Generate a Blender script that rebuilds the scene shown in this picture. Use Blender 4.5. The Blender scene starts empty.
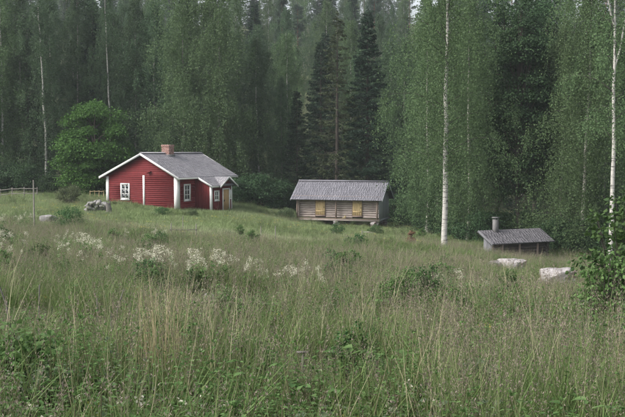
import bpy, bmesh, math
import numpy as np
from mathutils import Vector, Matrix, noise as mnoise

scene = bpy.context.scene
col = scene.collection
R = math.radians
# ------------------------------------------------------------------ camera, sky, sun, exposure
CAMZ, F, CX, CY = 4.8, 868.0, 312.5, 208.5
PITCH = math.atan((CY - 152.0) / F)
cd = bpy.data.cameras.new('camera'); cam = bpy.data.objects.new('camera', cd); col.objects.link(cam)
cam.location = (0, 0, CAMZ); cam.rotation_euler = (R(90) - PITCH, 0, 0)
cd.sensor_width = 36; cd.lens = F / 625 * 36; cd.clip_start = .05; cd.clip_end = 5000
scene.camera = cam
SUN_EL, SUN_AZ = 42, 250          # azimuth clockwise from +Y : behind and to the left of the camera
w = bpy.data.worlds.new('World'); scene.world = w; w.use_nodes = True
nt = w.node_tree; bg = nt.nodes['Background']
sky = nt.nodes.new('ShaderNodeTexSky'); sky.sky_type = 'NISHITA'; sky.sun_disc = False
sky.sun_elevation = R(SUN_EL); sky.sun_rotation = R(SUN_AZ); sky.dust_density = 4.0; sky.air_density = 1.0
hs = nt.nodes.new('ShaderNodeHueSaturation'); hs.inputs['Saturation'].default_value = .30
nt.links.new(sky.outputs[0], hs.inputs['Color']); nt.links.new(hs.outputs[0], bg.inputs['Color'])
bg.inputs['Strength'].default_value = .15
sl = bpy.data.lights.new('sun', 'SUN'); sl.energy = 1.3; sl.angle = R(25); sl.color = (1, .95, .88)
so = bpy.data.objects.new('sun', sl); col.objects.link(so)
sd = Vector((math.sin(R(SUN_AZ)) * math.cos(R(SUN_EL)), math.cos(R(SUN_AZ)) * math.cos(R(SUN_EL)), math.sin(R(SUN_EL))))
so.rotation_euler = sd.to_track_quat('Z', 'Y').to_euler(); so.location = (-40, -40, 60)
scene.view_settings.view_transform = 'Standard'; scene.view_settings.look = 'None'
scene.view_settings.exposure = 0.85; scene.view_settings.gamma = 1
scene.view_settings.use_curve_mapping = False
scene.render.engine = 'CYCLES'
scene.cycles.max_bounces = 4; scene.cycles.diffuse_bounces = 2; scene.cycles.transmission_bounces = 2; scene.cycles.glossy_bounces = 2; scene.cycles.volume_bounces = 1

rng = np.random.default_rng(7)
# ------------------------------------------------------------------ terrain function
CP = np.array([
 (0,0,3.2),(-8,0,3.3),(8,0,3.05),(0,-15,3.9),(-50,0,4.0),(50,0,1.4),(0,8,2.55),(-6,15,2.15),(6,15,1.7),
 (-12,30,1.15),(-25,50,.45),(-19,75,.42),(-26,76,.35),(-10.9,70.3,-.02),(-8.2,71.4,-.16),(-6.7,74.4,-.28),(-8,80,0),(-45,90,.7),(-10,55,-.1),
 (0,30,.75),(0,48,-.5),(-1.4,77.6,-1.58),(5.8,75.2,-2.0),(2,76,-1.85),(3,73,-1.75),(-4,62,-.7),(3,62,-1.2),(8,82,-2.1),(0,84,-1.5),
 (6.8,47,-.85),(10,33,-.25),(11.3,53.5,-2.15),(16,56,-2.4),(10,47,-1.4),(20,40,-1.5),(28,70,-3.6),(14,20,.9),
 (0,97,-1.2),(-20,97,.5),(22,92,-3.4),(0,130,4),(0,200,23),(0,300,48),(-60,130,6),(-70,200,24),(-110,300,47),
 (60,130,1),(70,200,21),(110,300,47),(-130,60,6),(130,60,-6),(0,420,60),(-300,420,50),(300,420,50),(-300,0,8),(300,0,-10),(0,-150,9)], float)
def _k(r2): return np.where(r2 > 1e-9, r2 * np.log(np.maximum(r2, 1e-9)), 0) * .5
def _solve():
    P = CP[:, :2]; n = len(P)
    K = _k(((P[:, None] - P[None]) ** 2).sum(-1)) + np.eye(n) * 2.0
    A = np.zeros((n + 3, n + 3)); A[:n, :n] = K
    A[:n, n] = 1; A[:n, n + 1:] = P; A[n, :n] = 1; A[n + 1:, :n] = P.T
    return np.linalg.solve(A, np.concatenate([CP[:, 2], np.zeros(3)]))
_W = _solve()
def gz(x, y):
    x = np.asarray(x, float); y = np.asarray(y, float); sh = x.shape
    p = np.stack([x.ravel(), y.ravel()], 1); out = np.empty(len(p))
    for i in range(0, len(p), 20000):
        q = p[i:i + 20000]
        r2 = ((q[:, None] - CP[None, :, :2]) ** 2).sum(-1)
        out[i:i + 20000] = _k(r2) @ _W[:-3] + _W[-3] + q @ _W[-2:]
    bump = .05 * np.sin(p[:, 0] * 1.7 + 1.3 * np.sin(p[:, 1] * .9)) * np.sin(p[:, 1] * 1.3 + 2) + .07 * np.sin(p[:, 0] * .53 + p[:, 1] * .41)
    return (out + bump).reshape(sh)
def G(x, y): return float(gz(np.array([x]), np.array([y]))[0])
cp_, sp_ = math.cos(PITCH), math.sin(PITCH)
def ray(u, v):
    a = (u - CX) / F; b = (CY - v) / F
    return Vector((a, cp_ + b * sp_, -sp_ + b * cp_))
def at(u, v, Y):                      # point on the ray through a pixel at distance Y
    d = ray(u, v); return Vector((0, 0, CAMZ)) + d * (Y / d.y)
def hit(u, v, h=0.0):                 # where the ray through a pixel meets the ground (or h above it)
    d = ray(u, v); t = np.arange(2, 200, .1)
    z = CAMZ + d.z * t; g = gz(d.x * t, d.y * t) + h
    i = np.argmax(z < g)
    if not (z < g).any(): i = -1
    return Vector((d.x * t[i], d.y * t[i], float(g[i]) - h))
# ------------------------------------------------------------------ material helpers
def newmat(name):
    m = bpy.data.materials.new(name); m.use_nodes = True; nt = m.node_tree
    return m, nt, nt.nodes['Principled BSDF']
def N(nt, t, **kw):
    n = nt.nodes.new(t)
    for k, v in kw.items():
        if k in n.inputs: n.inputs[k].default_value = v
        else: setattr(n, k, v)
    return n
def ramp(nt, src, stops):
    r = nt.nodes.new('ShaderNodeValToRGB'); e = r.color_ramp.elements
    while len(e) < len(stops): e.new(.5)
    for i, (p, c) in enumerate(stops): e[i].position = p; e[i].color = (*c, 1)
    nt.links.new(src, r.inputs[0]); return r.outputs[0]
def math_(nt, op, a, b):
    n = nt.nodes.new('ShaderNodeMath'); n.operation = op
    for i, x in enumerate((a, b)):
        if isinstance(x, (int, float)): n.inputs[i].default_value = x
        else: nt.links.new(x, n.inputs[i])
    return n.outputs[0]
def coords(nt, scale=(1, 1, 1)):
    tc = nt.nodes.new('ShaderNodeTexCoord'); mp = nt.nodes.new('ShaderNodeMapping')
    mp.inputs['Scale'].default_value = scale; nt.links.new(tc.outputs['Object'], mp.inputs[0]); return mp.outputs[0]
def noise(nt, vec, scale, detail=4, rough=.6):
    n = N(nt, 'ShaderNodeTexNoise', Scale=scale, Detail=detail, Roughness=rough); nt.links.new(vec, n.inputs['Vector']); return n.outputs['Fac']
def leafmat(name, lo, hi, trans=.3, rough=.55, hue=.03, objvar=.35, tone=False):
    """foliage: colour varies from leaf to leaf and from plant to plant"""
    m, nt, b = newmat(name)
    gi = nt.nodes.new('ShaderNodeNewGeometry'); oi = nt.nodes.new('ShaderNodeObjectInfo')
    c = ramp(nt, gi.outputs['Random Per Island'], [(0, lo), (1, hi)])
    h = N(nt, 'ShaderNodeHueSaturation')
    nt.links.new(c, h.inputs['Color'])
    nt.links.new(math_(nt, 'ADD', math_(nt, 'MULTIPLY', oi.outputs['Random'], hue * 2), .5 - hue), h.inputs['Hue'])
    nt.links.new(math_(nt, 'ADD', math_(nt, 'MULTIPLY', oi.outputs['Random'], objvar), 1 - objvar / 2), h.inputs['Value'])
    cc = h.outputs[0]
    if tone:                               # patchiness over the field, stored on each tuft
        a = nt.nodes.new('ShaderNodeAttribute'); a.attribute_type = 'INSTANCER'; a.attribute_name = 'tone'
        mx = N(nt, 'ShaderNodeMix', data_type='RGBA'); mx.inputs['B'].default_value = (*tone, 1)
        nt.links.new(a.outputs['Fac'], mx.inputs['Factor']); nt.links.new(cc, mx.inputs['A']); cc = mx.outputs['Result']
    nt.links.new(cc, b.inputs['Base Color']); b.inputs['Roughness'].default_value = rough
    b.inputs['Specular IOR Level'].default_value = .16
    tr = nt.nodes.new('ShaderNodeBsdfTranslucent'); nt.links.new(cc, tr.inputs[0])
    ms = nt.nodes.new('ShaderNodeMixShader'); ms.inputs[0].default_value = trans
    nt.links.new(b.outputs[0], ms.inputs[1]); nt.links.new(tr.outputs[0], ms.inputs[2])
    nt.links.new(ms.outputs[0], nt.nodes['Material Output'].inputs[0])
    return m
def woodmat(name, stops, stretch=(1, 1, 1), scale=6, rough=.85, island=.25, bump=.3):
    m, nt, b = newmat(name)
    f = noise(nt, coords(nt, stretch), scale, 6, .65)
    gi = nt.nodes.new('ShaderNodeNewGeometry')
    c = ramp(nt, f, stops)
    h = N(nt, 'ShaderNodeHueSaturation'); nt.links.new(c, h.inputs['Color'])
    nt.links.new(math_(nt, 'ADD', math_(nt, 'MULTIPLY', gi.outputs['Random Per Island'], island * 2), 1 - island), h.inputs['Value'])
    nt.links.new(h.outputs[0], b.inputs['Base Color']); b.inputs['Roughness'].default_value = rough
    b.inputs['Specular IOR Level'].default_value = .25
    bm_ = N(nt, 'ShaderNodeBump', Strength=bump, Distance=.02); nt.links.new(f, bm_.inputs['Height']); nt.links.new(bm_.outputs[0], b.inputs['Normal'])
    return m
M = {}
M['birch_leaf'] = leafmat('birch_leaf', (.084,.138,.062), (.124,.186,.084), .35, .7, hue=.010, objvar=.3)
M['birch_leaf_dark'] = leafmat('birch_leaf_dark', (.060,.104,.056), (.090,.142,.072), .32, .7, hue=.012, objvar=.35)
M['maple_leaf'] = leafmat('maple_leaf', (.052,.118,.026), (.092,.182,.042), .32, .7, hue=.005, objvar=.1)
M['alder_leaf'] = leafmat('alder_leaf', (.037,.074,.034), (.060,.112,.048), .25, .7, hue=.010)
M['spruce_needle'] = leafmat('spruce_needle', (.017,.038,.022), (.036,.068,.034), .1, hue=.015)
M['spruce_thin'] = leafmat('spruce_thin', (.040,.050,.026), (.064,.082,.036), .1, hue=.01)
M['pine_needle'] = leafmat('pine_needle', (.050,.085,.055), (.085,.120,.072), .15)
M['shrub_leaf'] = leafmat('shrub_leaf', (.045,.100,.035), (.090,.165,.055), .3)
M['willow_leaf'] = leafmat('willow_leaf', (.085,.130,.065), (.150,.200,.100), .3)
M['grass_green'] = leafmat('grass_green', (.100,.170,.048), (.195,.275,.095), .3, hue=.004, objvar=.10, tone=(.23,.26,.13))
M['grass_lawn'] = leafmat('grass_lawn', (.150,.235,.075), (.255,.340,.135), .3, hue=.004, objvar=.10, tone=(.38,.42,.25))
M['grass_stem'] = leafmat('grass_stem', (.160,.195,.090), (.250,.265,.145), .2, hue=.004, objvar=.10)
M['grass_seed'] = leafmat('grass_seed', (.185,.150,.120), (.300,.250,.205), .2, hue=.004, objvar=.10)
M['grass_dry'] = leafmat('grass_dry', (.270,.245,.140), (.430,.395,.260), .2, hue=.004, objvar=.10)
M['withered'] = leafmat('withered', (.13,.075,.045), (.21,.125,.075), .1, hue=.0, objvar=.05)
M['straw'] = leafmat('straw', (.36,.30,.17), (.56,.48,.31), .2, hue=.0, objvar=.05)
M['weed_leaf'] = leafmat('weed_leaf', (.075,.150,.045), (.150,.245,.085), .3, hue=.004, objvar=.10)
M['weed_pale'] = leafmat('weed_pale', (.120,.170,.100), (.200,.250,.150), .25, hue=.004, objvar=.10)
M['weed_red'] = leafmat('weed_red', (.180,.075,.040), (.300,.150,.060), .25, hue=.02, objvar=.3)
M['flower_white'] = leafmat('flower_white', (.58,.57,.44), (.76,.74,.60), .2, hue=.0, objvar=.1)
M['flower_yellow'] = leafmat('flower_yellow', (.55,.45,.06), (.70,.60,.15), .2, hue=.01, objvar=.1)
M['weed_stem'] = leafmat('weed_stem', (.10,.10,.05), (.16,.15,.08), .1)

def barkmat(name, base, dark, birch=False):
    m, nt, b = newmat(name)
    if birch:
        v1 = coords(nt, (1.2, 1.2, 9)); f1 = noise(nt, v1, 1.6, 5, .7)
        v2 = coords(nt, (.7, .7, .9)); f2 = noise(nt, v2, 2.2, 4, .6)
        c1 = ramp(nt, f1, [(.37, dark), (.48, base), (1, base)])
        c2 = ramp(nt, f2, [(.30, dark), (.40, (.8, .8, .8)), (1, (1, 1, 1))])
        mx = N(nt, 'ShaderNodeMix', data_type='RGBA', blend_type='MULTIPLY'); mx.inputs['Factor'].default_value = .9
        nt.links.new(c1, mx.inputs['A']); nt.links.new(c2, mx.inputs['B']); nt.links.new(mx.outputs['Result'], b.inputs['Base Color'])
        f = f1
    else:
        f = noise(nt, coords(nt, (6, 6, 1.2)), 3, 6, .7)
        nt.links.new(ramp(nt, f, [(.3, dark), (.7, base)]), b.inputs['Base Color'])
    b.inputs['Roughness'].default_value = .9; b.inputs['Specular IOR Level'].default_value = .2
    bm_ = N(nt, 'ShaderNodeBump', Strength=.4, Distance=.03); nt.links.new(f, bm_.inputs['Height']); nt.links.new(bm_.outputs[0], b.inputs['Normal'])
    return m
M['birch_bark'] = barkmat('birch_bark', (.58,.56,.52), (.05,.045,.04), True)
M['birch_bark_grey'] = barkmat('birch_bark_grey', (.50,.48,.43), (.06,.055,.05), True)
M['birch_bark_dim'] = barkmat('birch_bark_dim', (.27,.26,.235), (.06,.055,.05), True)
M['dark_bark'] = barkmat('dark_bark', (.12,.10,.085), (.04,.035,.03))
M['twig_bark'] = barkmat('twig_bark', (.085,.078,.068), (.04,.036,.032))
M['pine_bark'] = barkmat('pine_bark', (.24,.13,.08), (.09,.06,.05))
M['dead_wood'] = barkmat('dead_wood', (.25,.235,.215), (.09,.082,.075))
M['rust'] = barkmat('rust', (.26,.13,.075), (.12,.06,.04))

M['red_paint'] = woodmat('red_paint', [(.2,(.110,.015,.017)),(.55,(.152,.020,.023)),(.85,(.180,.030,.031))], (1,1,1), 3.5, .8, .10)
M['white_paint'] = woodmat('white_paint', [(.2,(.66,.66,.65)),(.7,(.80,.80,.79))], (2,2,2), 4, .6, .04, .1)
M['shingle'] = woodmat('shingle', [(.2,(.20,.19,.205)),(.5,(.285,.275,.295)),(.8,(.37,.36,.38))], (1,1,1), 1.6, .75, .09, .15)
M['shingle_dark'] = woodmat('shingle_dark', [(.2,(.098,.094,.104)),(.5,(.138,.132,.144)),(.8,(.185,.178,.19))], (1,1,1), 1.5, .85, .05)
M['shingle_blue'] = woodmat('shingle_blue', [(.2,(.135,.133,.152)),(.5,(.185,.182,.208)),(.8,(.24,.235,.265))], (1,1,1), 1.4, .8, .06, .1)
M['old_log'] = woodmat('old_log', [(.25,(.20,.155,.14)),(.5,(.41,.35,.32)),(.8,(.56,.50,.46))], (.7,4,4), 3, .9, .16)
M['grey_board'] = woodmat('grey_board', [(.2,(.30,.315,.35)),(.5,(.42,.44,.48)),(.8,(.52,.54,.58))], (4,4,.6), 3, .9, .14)
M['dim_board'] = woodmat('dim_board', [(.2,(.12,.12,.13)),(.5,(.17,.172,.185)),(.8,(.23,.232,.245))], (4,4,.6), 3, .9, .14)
M['post_wood'] = woodmat('post_wood', [(.2,(.20,.15,.125)),(.7,(.32,.25,.21))], (5,5,.6), 3, .9, .1)
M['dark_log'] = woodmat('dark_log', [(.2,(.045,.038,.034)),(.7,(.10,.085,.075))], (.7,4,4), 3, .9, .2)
M['new_door'] = woodmat('new_door', [(.2,(.60,.44,.22)),(.7,(.78,.60,.34))], (5,5,.6), 3, .7, .08, .15)
M['house_door'] = woodmat('house_door', [(.2,(.36,.23,.10)),(.7,(.50,.34,.17))], (5,5,.6), 3, .6, .08, .15)
M['fence_wood'] = woodmat('fence_wood', [(.2,(.16,.15,.135)),(.7,(.30,.28,.25))], (3,3,3), 3, .9, .2)
M['rail_wood'] = woodmat('rail_wood', [(.2,(.30,.24,.13)),(.7,(.44,.36,.21))], (3,3,3), 3, .9, .15)
M['brick'] = woodmat('brick', [(.2,(.25,.125,.10)),(.5,(.36,.21,.18)),(.8,(.48,.37,.33))], (1,1,1), 9, .9, .25)
M['mortar'] = woodmat('mortar', [(.2,(.40,.36,.34)),(.7,(.55,.51,.48))], (1,1,1), 9, .95, .05)
M['concrete'] = woodmat('concrete', [(.2,(.13,.13,.13)),(.7,(.21,.205,.205))], (1,1,1), 6, .9, .15)
m, nt_, b = newmat('soot'); b.inputs['Base Color'].default_value = (.015,.014,.013,1); b.inputs['Roughness'].default_value = .95; M['soot'] = m
m, nt_, b = newmat('wall_core'); b.inputs['Base Color'].default_value = (.05,.022,.02,1); b.inputs['Roughness'].default_value = .9; M['wall_core'] = m
m, nt_, b = newmat('grey_core'); b.inputs['Base Color'].default_value = (.06,.055,.05,1); b.inputs['Roughness'].default_value = .9; M['grey_core'] = m
m, nt_, b = newmat('window_glass'); b.inputs['Base Color'].default_value = (.03,.035,.04,1); b.inputs['Roughness'].default_value = .06; b.inputs['Specular IOR Level'].default_value = .8; M['glass'] = m
m, nt_, b = newmat('iron'); b.inputs['Base Color'].default_value = (.05,.05,.05,1); b.inputs['Metallic'].default_value = .8; b.inputs['Roughness'].default_value = .5; M['iron'] = m
def stonemat(name, lo, mid, hi, lichen=None):
    m, nt, b = newmat(name); v = coords(nt)
    c = ramp(nt, noise(nt, v, 4, 8, .65), [(.3, lo), (.5, mid), (.7, hi)])
    if lichen:
        f = ramp(nt, noise(nt, v, 1.9, 5, .6), [(.54, (0, 0, 0)), (.62, (1, 1, 1))])
        mx = N(nt, 'ShaderNodeMix', data_type='RGBA'); mx.inputs['B'].default_value = (*lichen, 1)
        nt.links.new(f, mx.inputs['Factor']); nt.links.new(c, mx.inputs['A']); c = mx.outputs['Result']
    nt.links.new(c, b.inputs['Base Color']); b.inputs['Roughness'].default_value = .92
    bm_ = N(nt, 'ShaderNodeBump', Strength=.6, Distance=.04); nt.links.new(noise(nt, v, 9, 8, .7), bm_.inputs['Height']); nt.links.new(bm_.outputs[0], b.inputs['Normal'])
    return m
M['pale_stone'] = stonemat('pale_stone', (.13,.12,.115), (.36,.335,.335), (.52,.49,.485), (.13,.085,.07))
M['grey_stone'] = stonemat('grey_stone', (.15,.145,.145), (.27,.26,.26), (.40,.385,.38), (.12,.13,.08))
m, nt_, b = newmat('ground'); v = coords(nt_)
c1 = ramp(nt_, noise(nt_, v, .25, 6, .6), [(.35,(.060,.070,.028)),(.6,(.105,.125,.045)),(.75,(.13,.125,.06))])
c2 = ramp(nt_, noise(nt_, v, 5, 6, .7), [(.3,(.45,.45,.45)),(.7,(1,1,1))])
mx = N(nt_, 'ShaderNodeMix', data_type='RGBA', blend_type='MULTIPLY'); mx.inputs['Factor'].default_value = 1
nt_.links.new(c1, mx.inputs['A']); nt_.links.new(c2, mx.inputs['B']); nt_.links.new(mx.outputs['Result'], b.inputs['Base Color'])
b.inputs['Roughness'].default_value = 1; M['ground'] = m
# ------------------------------------------------------------------ mesh + object helpers
class MB:
    """collects vertices and faces of one mesh"""
    def __init__(s): s.v = []; s.f = []; s.n = 0; s.arr = []; s.mi = []; s.cur = 0
    def add(s, V, Fc):                    # V (n,3), Fc list/array of equal length faces
        V = np.asarray(V, float).reshape(-1, 3); Fc = np.asarray(Fc, np.int64)
        s.v.append(V); s.f.append(Fc + s.n); s.mi.append(np.full(len(Fc), s.cur)); s.n += len(V)
    def box(s, x0, x1, y0, y1, z0, z1, Mx=None):
        V = np.array([(x, y, z) for z in (z0, z1) for y in (y0, y1) for x in (x0, x1)], float)
        if Mx is not None: V = np.array([Mx @ Vector(p) for p in V])
        s.add(V, [(0,2,3,1),(4,5,7,6),(0,1,5,4),(2,6,7,3),(0,4,6,2),(1,3,7,5)])
    def prism(s, quad, off):              # quad: 4 points, extruded by off
        q = np.array(quad, float); V = np.concatenate([q, q + np.array(off, float)])
        s.add(V, [(3,2,1,0),(4,5,6,7),(0,1,5,4),(1,2,6,5),(2,3,7,6),(3,0,4,7)])
    def tube(s, pts, rad, n=6, cap=True):
        P = np.asarray(pts, float); r = np.broadcast_to(np.asarray(rad, float), (len(P),))
        T = np.gradient(P, axis=0); T /= np.linalg.norm(T, axis=1)[:, None] + 1e-9
        ref = np.array([0, 0, 1.]) if abs(T[:, 2]).mean() < .8 else np.array([1., 0, 0])
        A = np.cross(T, ref); A /= np.linalg.norm(A, axis=1)[:, None] + 1e-9; B = np.cross(T, A)
        an = np.arange(n) * 2 * math.pi / n
        V = P[:, None] + r[:, None, None] * (np.cos(an)[None, :, None] * A[:, None] + np.sin(an)[None, :, None] * B[:, None])
        k = len(P); i = np.arange(k - 1)[:, None] * n; j = np.arange(n)[None]
        j2 = (j + 1) % n
        Fq = np.stack([i + j, i + j2, i + n + j2, i + n + j], -1).reshape(-1, 4)
        s.add(V.reshape(-1, 3), Fq)
        if cap:
            for base in (0, (k - 1) * n):
                c = V.reshape(-1, 3)[base:base + n]
                Vc = np.concatenate([c, c.mean(0)[None]])
                s.add(Vc, [(a, (a + 1) % n, n) for a in range(n)])
    def cards(s, P, d, wv, L, Wd, fold=.12):
        """leaf shaped quads: base P, direction d, width axis wv"""
        P = np.asarray(P); n = len(P); L = np.broadcast_to(L, (n,))[:, None]; Wd = np.broadcast_to(Wd, (n,))[:, None]
        nn = np.cross(d, wv) * fold * L
        V = np.stack([P, P + d * L * .48 + wv * Wd * .5 + nn, P + d * L, P + d * L * .48 - wv * Wd * .5 + nn], 1).reshape(-1, 3)
        s.add(V, np.arange(n * 4).reshape(n, 4))
    def leaf6(s, P, d, wv, L, Wd, fold=.12):
        P = np.asarray(P); n = len(P); L = np.broadcast_to(L, (n,))[:, None]; Wd = np.broadcast_to(Wd, (n,))[:, None]
        nn = np.cross(d, wv) * fold * L; h = wv * Wd * .5
        V = np.stack([P, P + d * L * .28 + h * .9 + nn, P + d * L * .68 + h * .72 + nn * .6, P + d * L - nn * .9, P + d * L * .68 - h * .72 + nn * .6, P + d * L * .28 - h * .9 + nn], 1).reshape(-1, 3)
        b = np.arange(n)[:, None] * 6; s.add(V, np.concatenate([b + [0, 1, 2, 3], b + [0, 3, 4, 5]]))
    def mesh(s, name, mats, smooth=False):
        me = bpy.data.meshes.new(name)
        V = np.concatenate(s.v); me.vertices.add(len(V)); me.vertices.foreach_set('co', V.astype(np.float32).ravel())
        loops = np.concatenate([f.ravel() for f in s.f]); sizes = np.concatenate([np.full(len(f), f.shape[1]) for f in s.f])
        me.loops.add(len(loops)); me.loops.foreach_set('vertex_index', loops.astype(np.int32))
        me.polygons.add(len(sizes)); st = np.concatenate([[0], np.cumsum(sizes)[:-1]])
        me.polygons.foreach_set('loop_start', st.astype(np.int32)); me.polygons.foreach_set('loop_total', sizes.astype(np.int32))
        me.polygons.foreach_set('material_index', np.concatenate(s.mi).astype(np.int32))
        if smooth: me.polygons.foreach_set('use_smooth', np.ones(len(sizes), bool))
        for m in (mats if isinstance(mats, (list, tuple)) else [mats]): me.materials.append(M[m])
        me.update(calc_edges=True); me.validate(); return me
    def build(s, name, mats, parent=None, smooth=False):
        return link(name, s.mesh(name, mats, smooth), parent)
def link(name, data, parent=None):
    o = bpy.data.objects.new(name, data); col.objects.link(o)
    if parent: o.parent = parent
    return o
def tag(o, label=None, cat=None, group=None, kind=None):
    for k, v in (('label', label), ('category', cat), ('group', group), ('kind', kind)):
        if v: o[k] = v
    return o
def thing(name, label, cat, loc=(0, 0, 0), rz=0, group=None, s=1):
    o = link(name, None); o.location = loc; o.rotation_euler = (0, 0, rz); o.scale = (s, s, s) if isinstance(s, (int, float)) else s
    o.empty_display_size = .3
    return tag(o, label, cat, group)
def unit(v): return v / (np.linalg.norm(v, axis=-1, keepdims=True) + 1e-9)
def rdir(n, r=rng): return unit(r.normal(size=(n, 3)))
def perp(d, r=rng): return unit(np.cross(d, rdir(len(d), r)))

# ------------------------------------------------------------------ ground
def warp(a, b, c, fine, n):               # coordinates: fine in the middle, coarse outside
    t = np.linspace(-1, 1, n); return np.sign(t) * (fine * abs(t) + (b - fine) * abs(t) ** 4) + c
xs = warp(0, 900, 0, 70, 221); ys = warp(0, 900, 45, 75, 261)
X, Y = np.meshgrid(xs, ys); Z = gz(np.clip(X, -320, 320), np.clip(Y, -150, 420))
mb = MB(); i = np.arange(len(ys) - 1)[:, None] * len(xs) + np.arange(len(xs) - 1)[None]
mb.add(np.stack([X, Y, Z], -1), np.stack([i, i + 1, i + len(xs) + 1, i + len(xs)], -1).reshape(-1, 4))
tag(mb.build('ground', 'ground', smooth=True), kind='structure')

# ================================================================== buildings
def shingles(mb, O, A, S, course=.22, wmin=.10, wmax=.26, th=.014, lift=.012, r=rng):
    """rows of overlapping shingles: O lower corner, A along the eave, S up the slope"""
    O = Vector(O); A = Vector(A); S = Vector(S); La, Ls = A.length, S.length
    a, s = A.normalized(), S.normalized(); n = a.cross(s).normalized()
    if n.z < 0: n = -n
    k = int(Ls / course) + 1
    for i in range(k):
        s0 = i * Ls / k; s1 = min((i + 1) * Ls / k + .05, Ls); x = 0.0
        while x < La - 1e-6:
            w_ = min(r.uniform(wmin, wmax), La - x)
            if La - x - w_ < wmin * .6: w_ = La - x
            j = r.uniform(-.025, .02) if i else r.uniform(-.02, .0)
            l1 = lift * r.uniform(.6, 1.35)
            p = [O + a * (x + .002) + s * (s0 + j) + n * l1, O + a * (x + w_ - .002) + s * (s0 + j) + n * l1 * r.uniform(.8, 1.2),
                 O + a * (x + w_ - .002) + s * s1 + n * .004, O + a * (x + .002) + s * s1 + n * .004]
            mb.prism([tuple(q) for q in p], tuple(n * th)); x += w_
def boards(mb, to3, off, lo, hi, edge, width, openings=(), th=.022, gap=.003, r=rng):
    """parallel boards over a wall. lo..hi across the boards; edge(t)->(start,end) along them; to3(along, across)->xyz; off: outward vector"""
    n = max(1, round((hi - lo) / width)); wd = (hi - lo) / n; off = Vector(off)
    for i in range(n):
        c0, c1 = lo + i * wd + gap / 2, lo + (i + 1) * wd - gap / 2; mid = (c0 + c1) / 2
        e0, e1 = edge(c0), edge(c1)
        segs = [(e0[0], e1[0], e0[1], e1[1])]
        for (a0, a1, b0, b1) in openings:              # a: along, b: across
            if b0 < mid < b1:
                ns = []
                for q in segs:
                    if q[0] < a0 < q[2] and q[0] < a1 < q[2]: ns += [(q[0], q[1], a0, a0), (a1, a1, q[2], q[3])]
                    elif q[0] < a0 < q[2]: ns.append((q[0], q[1], a0, a0))
                    elif q[0] < a1 < q[2]: ns.append((a1, a1, q[2], q[3]))
                    elif a0 <= q[0] and a1 >= q[2]: pass
                    else: ns.append(q)
                segs = ns
        for (s0, s1, t0, t1) in segs:
            if t0 - s0 < .02 and t1 - s1 < .02: continue
            j = off * r.uniform(-.004, .004)
            q = [Vector(to3(s0, c0)) + j, Vector(to3(t0, c0)) + j, Vector(to3(t1, c1)) + j, Vector(to3(s1, c1)) + j]
            mb.prism([tuple(p) for p in q], tuple(off * th))

def window(parent, to3, off, a0, a1, z0, z1, cols=2, rows=3, cas=.11, label=None):
    """casing + sashes + panes in a wall; a along the wall"""
    off = Vector(off)
    def pr(mb, p0, p1, q0, q1, d0, d1):
        q = [Vector(to3(p0, q0)) + off * d0, Vector(to3(p1, q0)) + off * d0, Vector(to3(p1, q1)) + off * d0, Vector(to3(p0, q1)) + off * d0]
        mb.prism([tuple(x) for x in q], tuple(off * (d1 - d0)))
    mb = MB()
    pr(mb, a0 - cas, a0, z0 - cas, z1 + cas, -.02, .045); pr(mb, a1, a1 + cas, z0 - cas, z1 + cas, -.02, .045)
    pr(mb, a0, a1, z1, z1 + cas, -.02, .046); pr(mb, a0, a1, z0 - cas, z0, -.02, .046)
    pr(mb, a0 - cas - .02, a1 + cas + .02, z0 - cas - .035, z0 - cas, -.02, .075)
    wnd = mb.build('window', 'white_paint', parent)
    if label: wnd['label'] = label
    mb = MB(); t = .035; cw = (a1 - a0) / cols; rh = (z1 - z0) / rows
    for c in range(cols):
        x0, x1 = a0 + c * cw, a0 + (c + 1) * cw
        pr(mb, x0, x0 + t, z0, z1, -.02, .012); pr(mb, x1 - t, x1, z0, z1, -.02, .012)
        for r_ in range(rows + 1):
            zc = z0 + r_ * rh; h = t if r_ in (0, rows) else t * .7
            pr(mb, x0 + t, x1 - t, max(z0, zc - h), min(z1, zc + h), -.02, .010)
    mb.build('sash', 'white_paint', wnd)
    for c in range(cols):
        for r_ in range(rows):
            mb = MB(); pr(mb, a0 + c * cw + t * .8, a0 + (c + 1) * cw - t * .8, z0 + r_ * rh + .01, z0 + (r_ + 1) * rh - .01, -.016, -.010)
            mb.build('pane', 'glass', wnd)
    return wnd

# ---------------------------------------- red cottage; local x along the front gable, y along the ridge
house = thing('red_cottage', 'red wooden cottage with white corner boards, grey shingle roof and entrance porch', 'house', (-10.985, 70.53, 0), R(-30))
WX, LY = -7.7, 7.5                       # gable wall x: WX..0, long wall y: 0..LY
RX, RZ, EZ = -3.54, 4.72, 2.77           # ridge and eave
XR, XL, YF, YB = .45, -8.15, -.35, 7.85
sr = (RZ - EZ) / (XR - RX); slp = (RZ - EZ) / (RX - XL)
def rz_(x): return RZ - (x - RX) * sr if x > RX else RZ - (RX - x) * slp
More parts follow.
